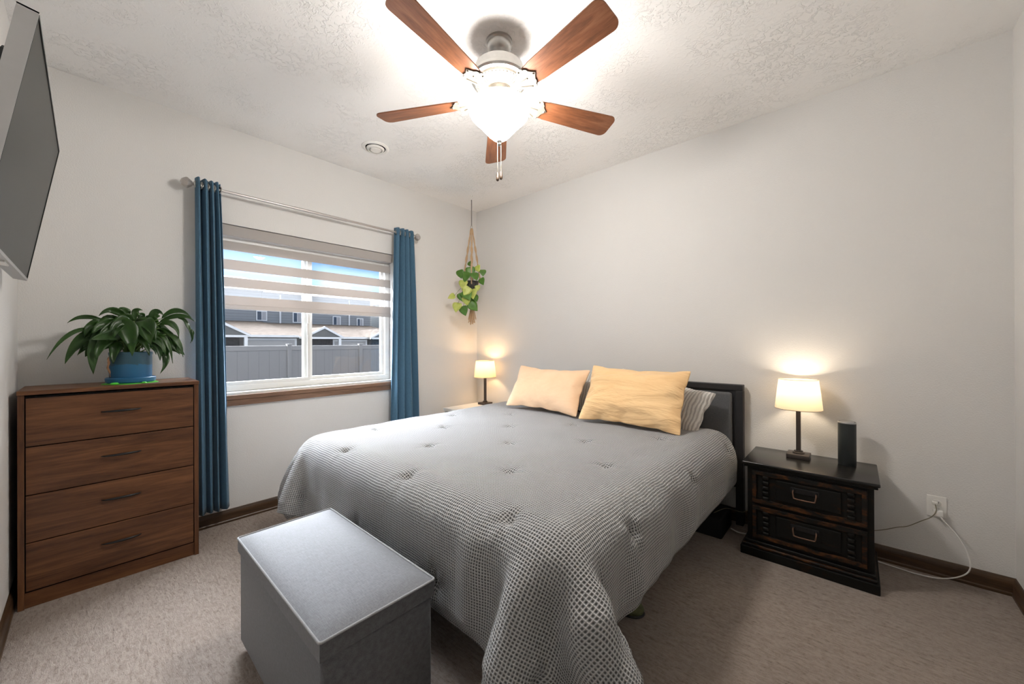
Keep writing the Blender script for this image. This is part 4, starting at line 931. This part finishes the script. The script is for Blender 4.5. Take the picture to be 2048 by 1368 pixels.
# row of townhouses
def tri_prism(mb, x0, x1, yc, hwid, z0, z1):
    mb.add([(x1, yc - hwid, z0), (x1, yc + hwid, z0), (x1, yc, z1), (x0, yc - hwid, z0), (x0, yc + hwid, z0), (x0, yc, z1)], [(0, 1, 2), (3, 5, 4), (0, 3, 4, 1), (1, 4, 5, 2), (2, 5, 3, 0)])
def townhouse(y0, y1, dz, wins, spouts, label, gables):
    t = thing('townhouse', (-29, (y0 + y1) / 2, GZ), label, 'house', 'grey two-storey townhouses behind the fence'); oy = (y0 + y1) / 2
    MB().box(-9, 0, y0 - oy, y1 - oy, 0, 5.15 + dz - GZ + .0).build('wall', 'siding', t)
    rf = MB(); rf.add([(.5, y0 + .0 - oy, 5.05 + dz - GZ), (.5, y1 - .0 - oy, 5.05 + dz - GZ), (-4.5, y1 - .0 - oy, 6.6 + dz - GZ), (-4.5, y0 + .0 - oy, 6.6 + dz - GZ), (-9.5, y0 + .0 - oy, 5.05 + dz - GZ), (-9.5, y1 - .0 - oy, 5.05 + dz - GZ)], [(0, 1, 2, 3), (3, 2, 5, 4), (0, 3, 4), (1, 5, 2), (0, 4, 5, 1)])
    rf.build('roof', 'far_roof', t)
    for (a, b, z0, z1) in wins:
        f_ = MB().box(0, .06, a - oy, b - oy, z0 - GZ, z1 - GZ).build('window', 'ext_white', t)
        MB().box(.055, .07, a + .07 - oy, (a + b) / 2 - .02 - oy, z0 + .07 - GZ, z1 - .07 - GZ).build('pane', 'dark_window', f_)
        MB().box(.055, .07, (a + b) / 2 + .02 - oy, b - .07 - oy, z0 + .07 - GZ, z1 - .07 - GZ).build('pane', 'pale_drape', f_)
    for y in spouts: MB().box(.0, .09, y - .05 - oy, y + .05 - oy, 2.55 + dz - GZ, 5.0 + dz - GZ).build('downspout', 'ext_white', t)
    # garage wing
    gx = 7.0; ez = 1.70 + dz - GZ
    MB().box(.01, gx, y0 - oy, y1 - oy, 0, ez - .02).build('garage', 'grey_board', t)
    g_ = MB(); g_.add([(gx + .3, y0 - oy, ez), (gx + .3, y1 - oy, ez), (.02, y1 - oy, ez + 1.15), (.02, y0 - oy, ez + 1.15), (.02, y0 - oy, ez - .01), (.02, y1 - oy, ez - .01)], [(0, 1, 2, 3), (0, 4, 5, 1), (0, 3, 4), (1, 5, 2), (2, 5, 4, 3)]); g_.build('garage_roof', 'shingle', t)
    MB().box(gx + .28, gx + .36, y0 - oy, y1 - oy, ez - .10, ez + .03).build('gutter', 'ext_white', t)
    for (a, b) in gables['doors']:
        f_ = MB().box(gx, gx + .05, a - .12 - oy, b + .12 - oy, 0, 2.10 + dz + .10).build('garage_door', 'ext_white', t)
        MB().box(gx + .05, gx + .07, a - oy, b - oy, 0, 2.10 + dz).build('door_panel', 'garage_white', f_)
    for yc in gables['peaks']:
        q_ = MB(); tri_prism(q_, 2.0, gx + .9, yc - oy, 1.15, ez + .0, ez + .62); q_.build('porch_roof', 'shingle', t)
        q_ = MB(); tri_prism(q_, gx + .85, gx + .93, yc - oy, .95, ez + .02, ez + .52); q_.build('gable', 'grey_board', t)
        q_ = MB()
        for sg in (-1, 1): q_.add([(gx + .9, yc - oy, ez + .66), (gx + .9, yc + sg * 1.22 - oy, ez), (gx + .9, yc + sg * 1.22 - oy, ez - .12), (gx + .9, yc - oy, ez + .52), (gx + .98, yc - oy, ez + .66), (gx + .98, yc + sg * 1.22 - oy, ez), (gx + .98, yc + sg * 1.22 - oy, ez - .12), (gx + .98, yc - oy, ez + .52)], [(0, 1, 2, 3), (4, 7, 6, 5), (0, 4, 5, 1), (3, 2, 6, 7), (1, 5, 6, 2)])
        q_.box(gx + .86, gx + .96, yc - 1.0 - oy, yc + 1.0 - oy, ez - .12, ez + .0); q_.build('bargeboard', 'ext_white', t)
        MB().box(gx, gx + .1, yc - .92 - oy, yc + .85 - oy, 0, ez - .12).build('porch', 'recess_shade', t)  # dark slab: shade of the porch recess put into its colour
        MB().box(gx + .80, gx + .95, yc + .88 - oy, yc + 1.03 - oy, 0, ez - .12).build('post', 'ext_white', t)
    return t
townhouse(-3.0, 5.50, .0, [(5.14, 5.83, 2.90, 3.64), (7.55 - 10.0, 8.20 - 10.0, 2.84, 3.66)], [-.3], 'grey townhouse on the left beyond the fence, gable cut by the curtain', {'doors': [(2.95, 5.36)], 'peaks': [1.72]})
townhouse(5.52, 13.9, -.07, [(7.55, 8.20, 2.84, 3.66), (10.58, 11.24, 2.72, 3.50), (12.63, 13.22, 2.60, 3.42)], [6.69, 11.96], 'grey townhouse behind the right window pane with three upper windows', {'doors': [(7.75, 9.85)], 'peaks': [6.75, 10.95]})
townhouse(15.5, 24.0, -.25, [(17.5, 18.2, 2.6, 3.3)], [16.2], 'farthest townhouse just seen at the right edge of the window glass', {'doors': [(18.0, 20.5)], 'peaks': [16.6]})
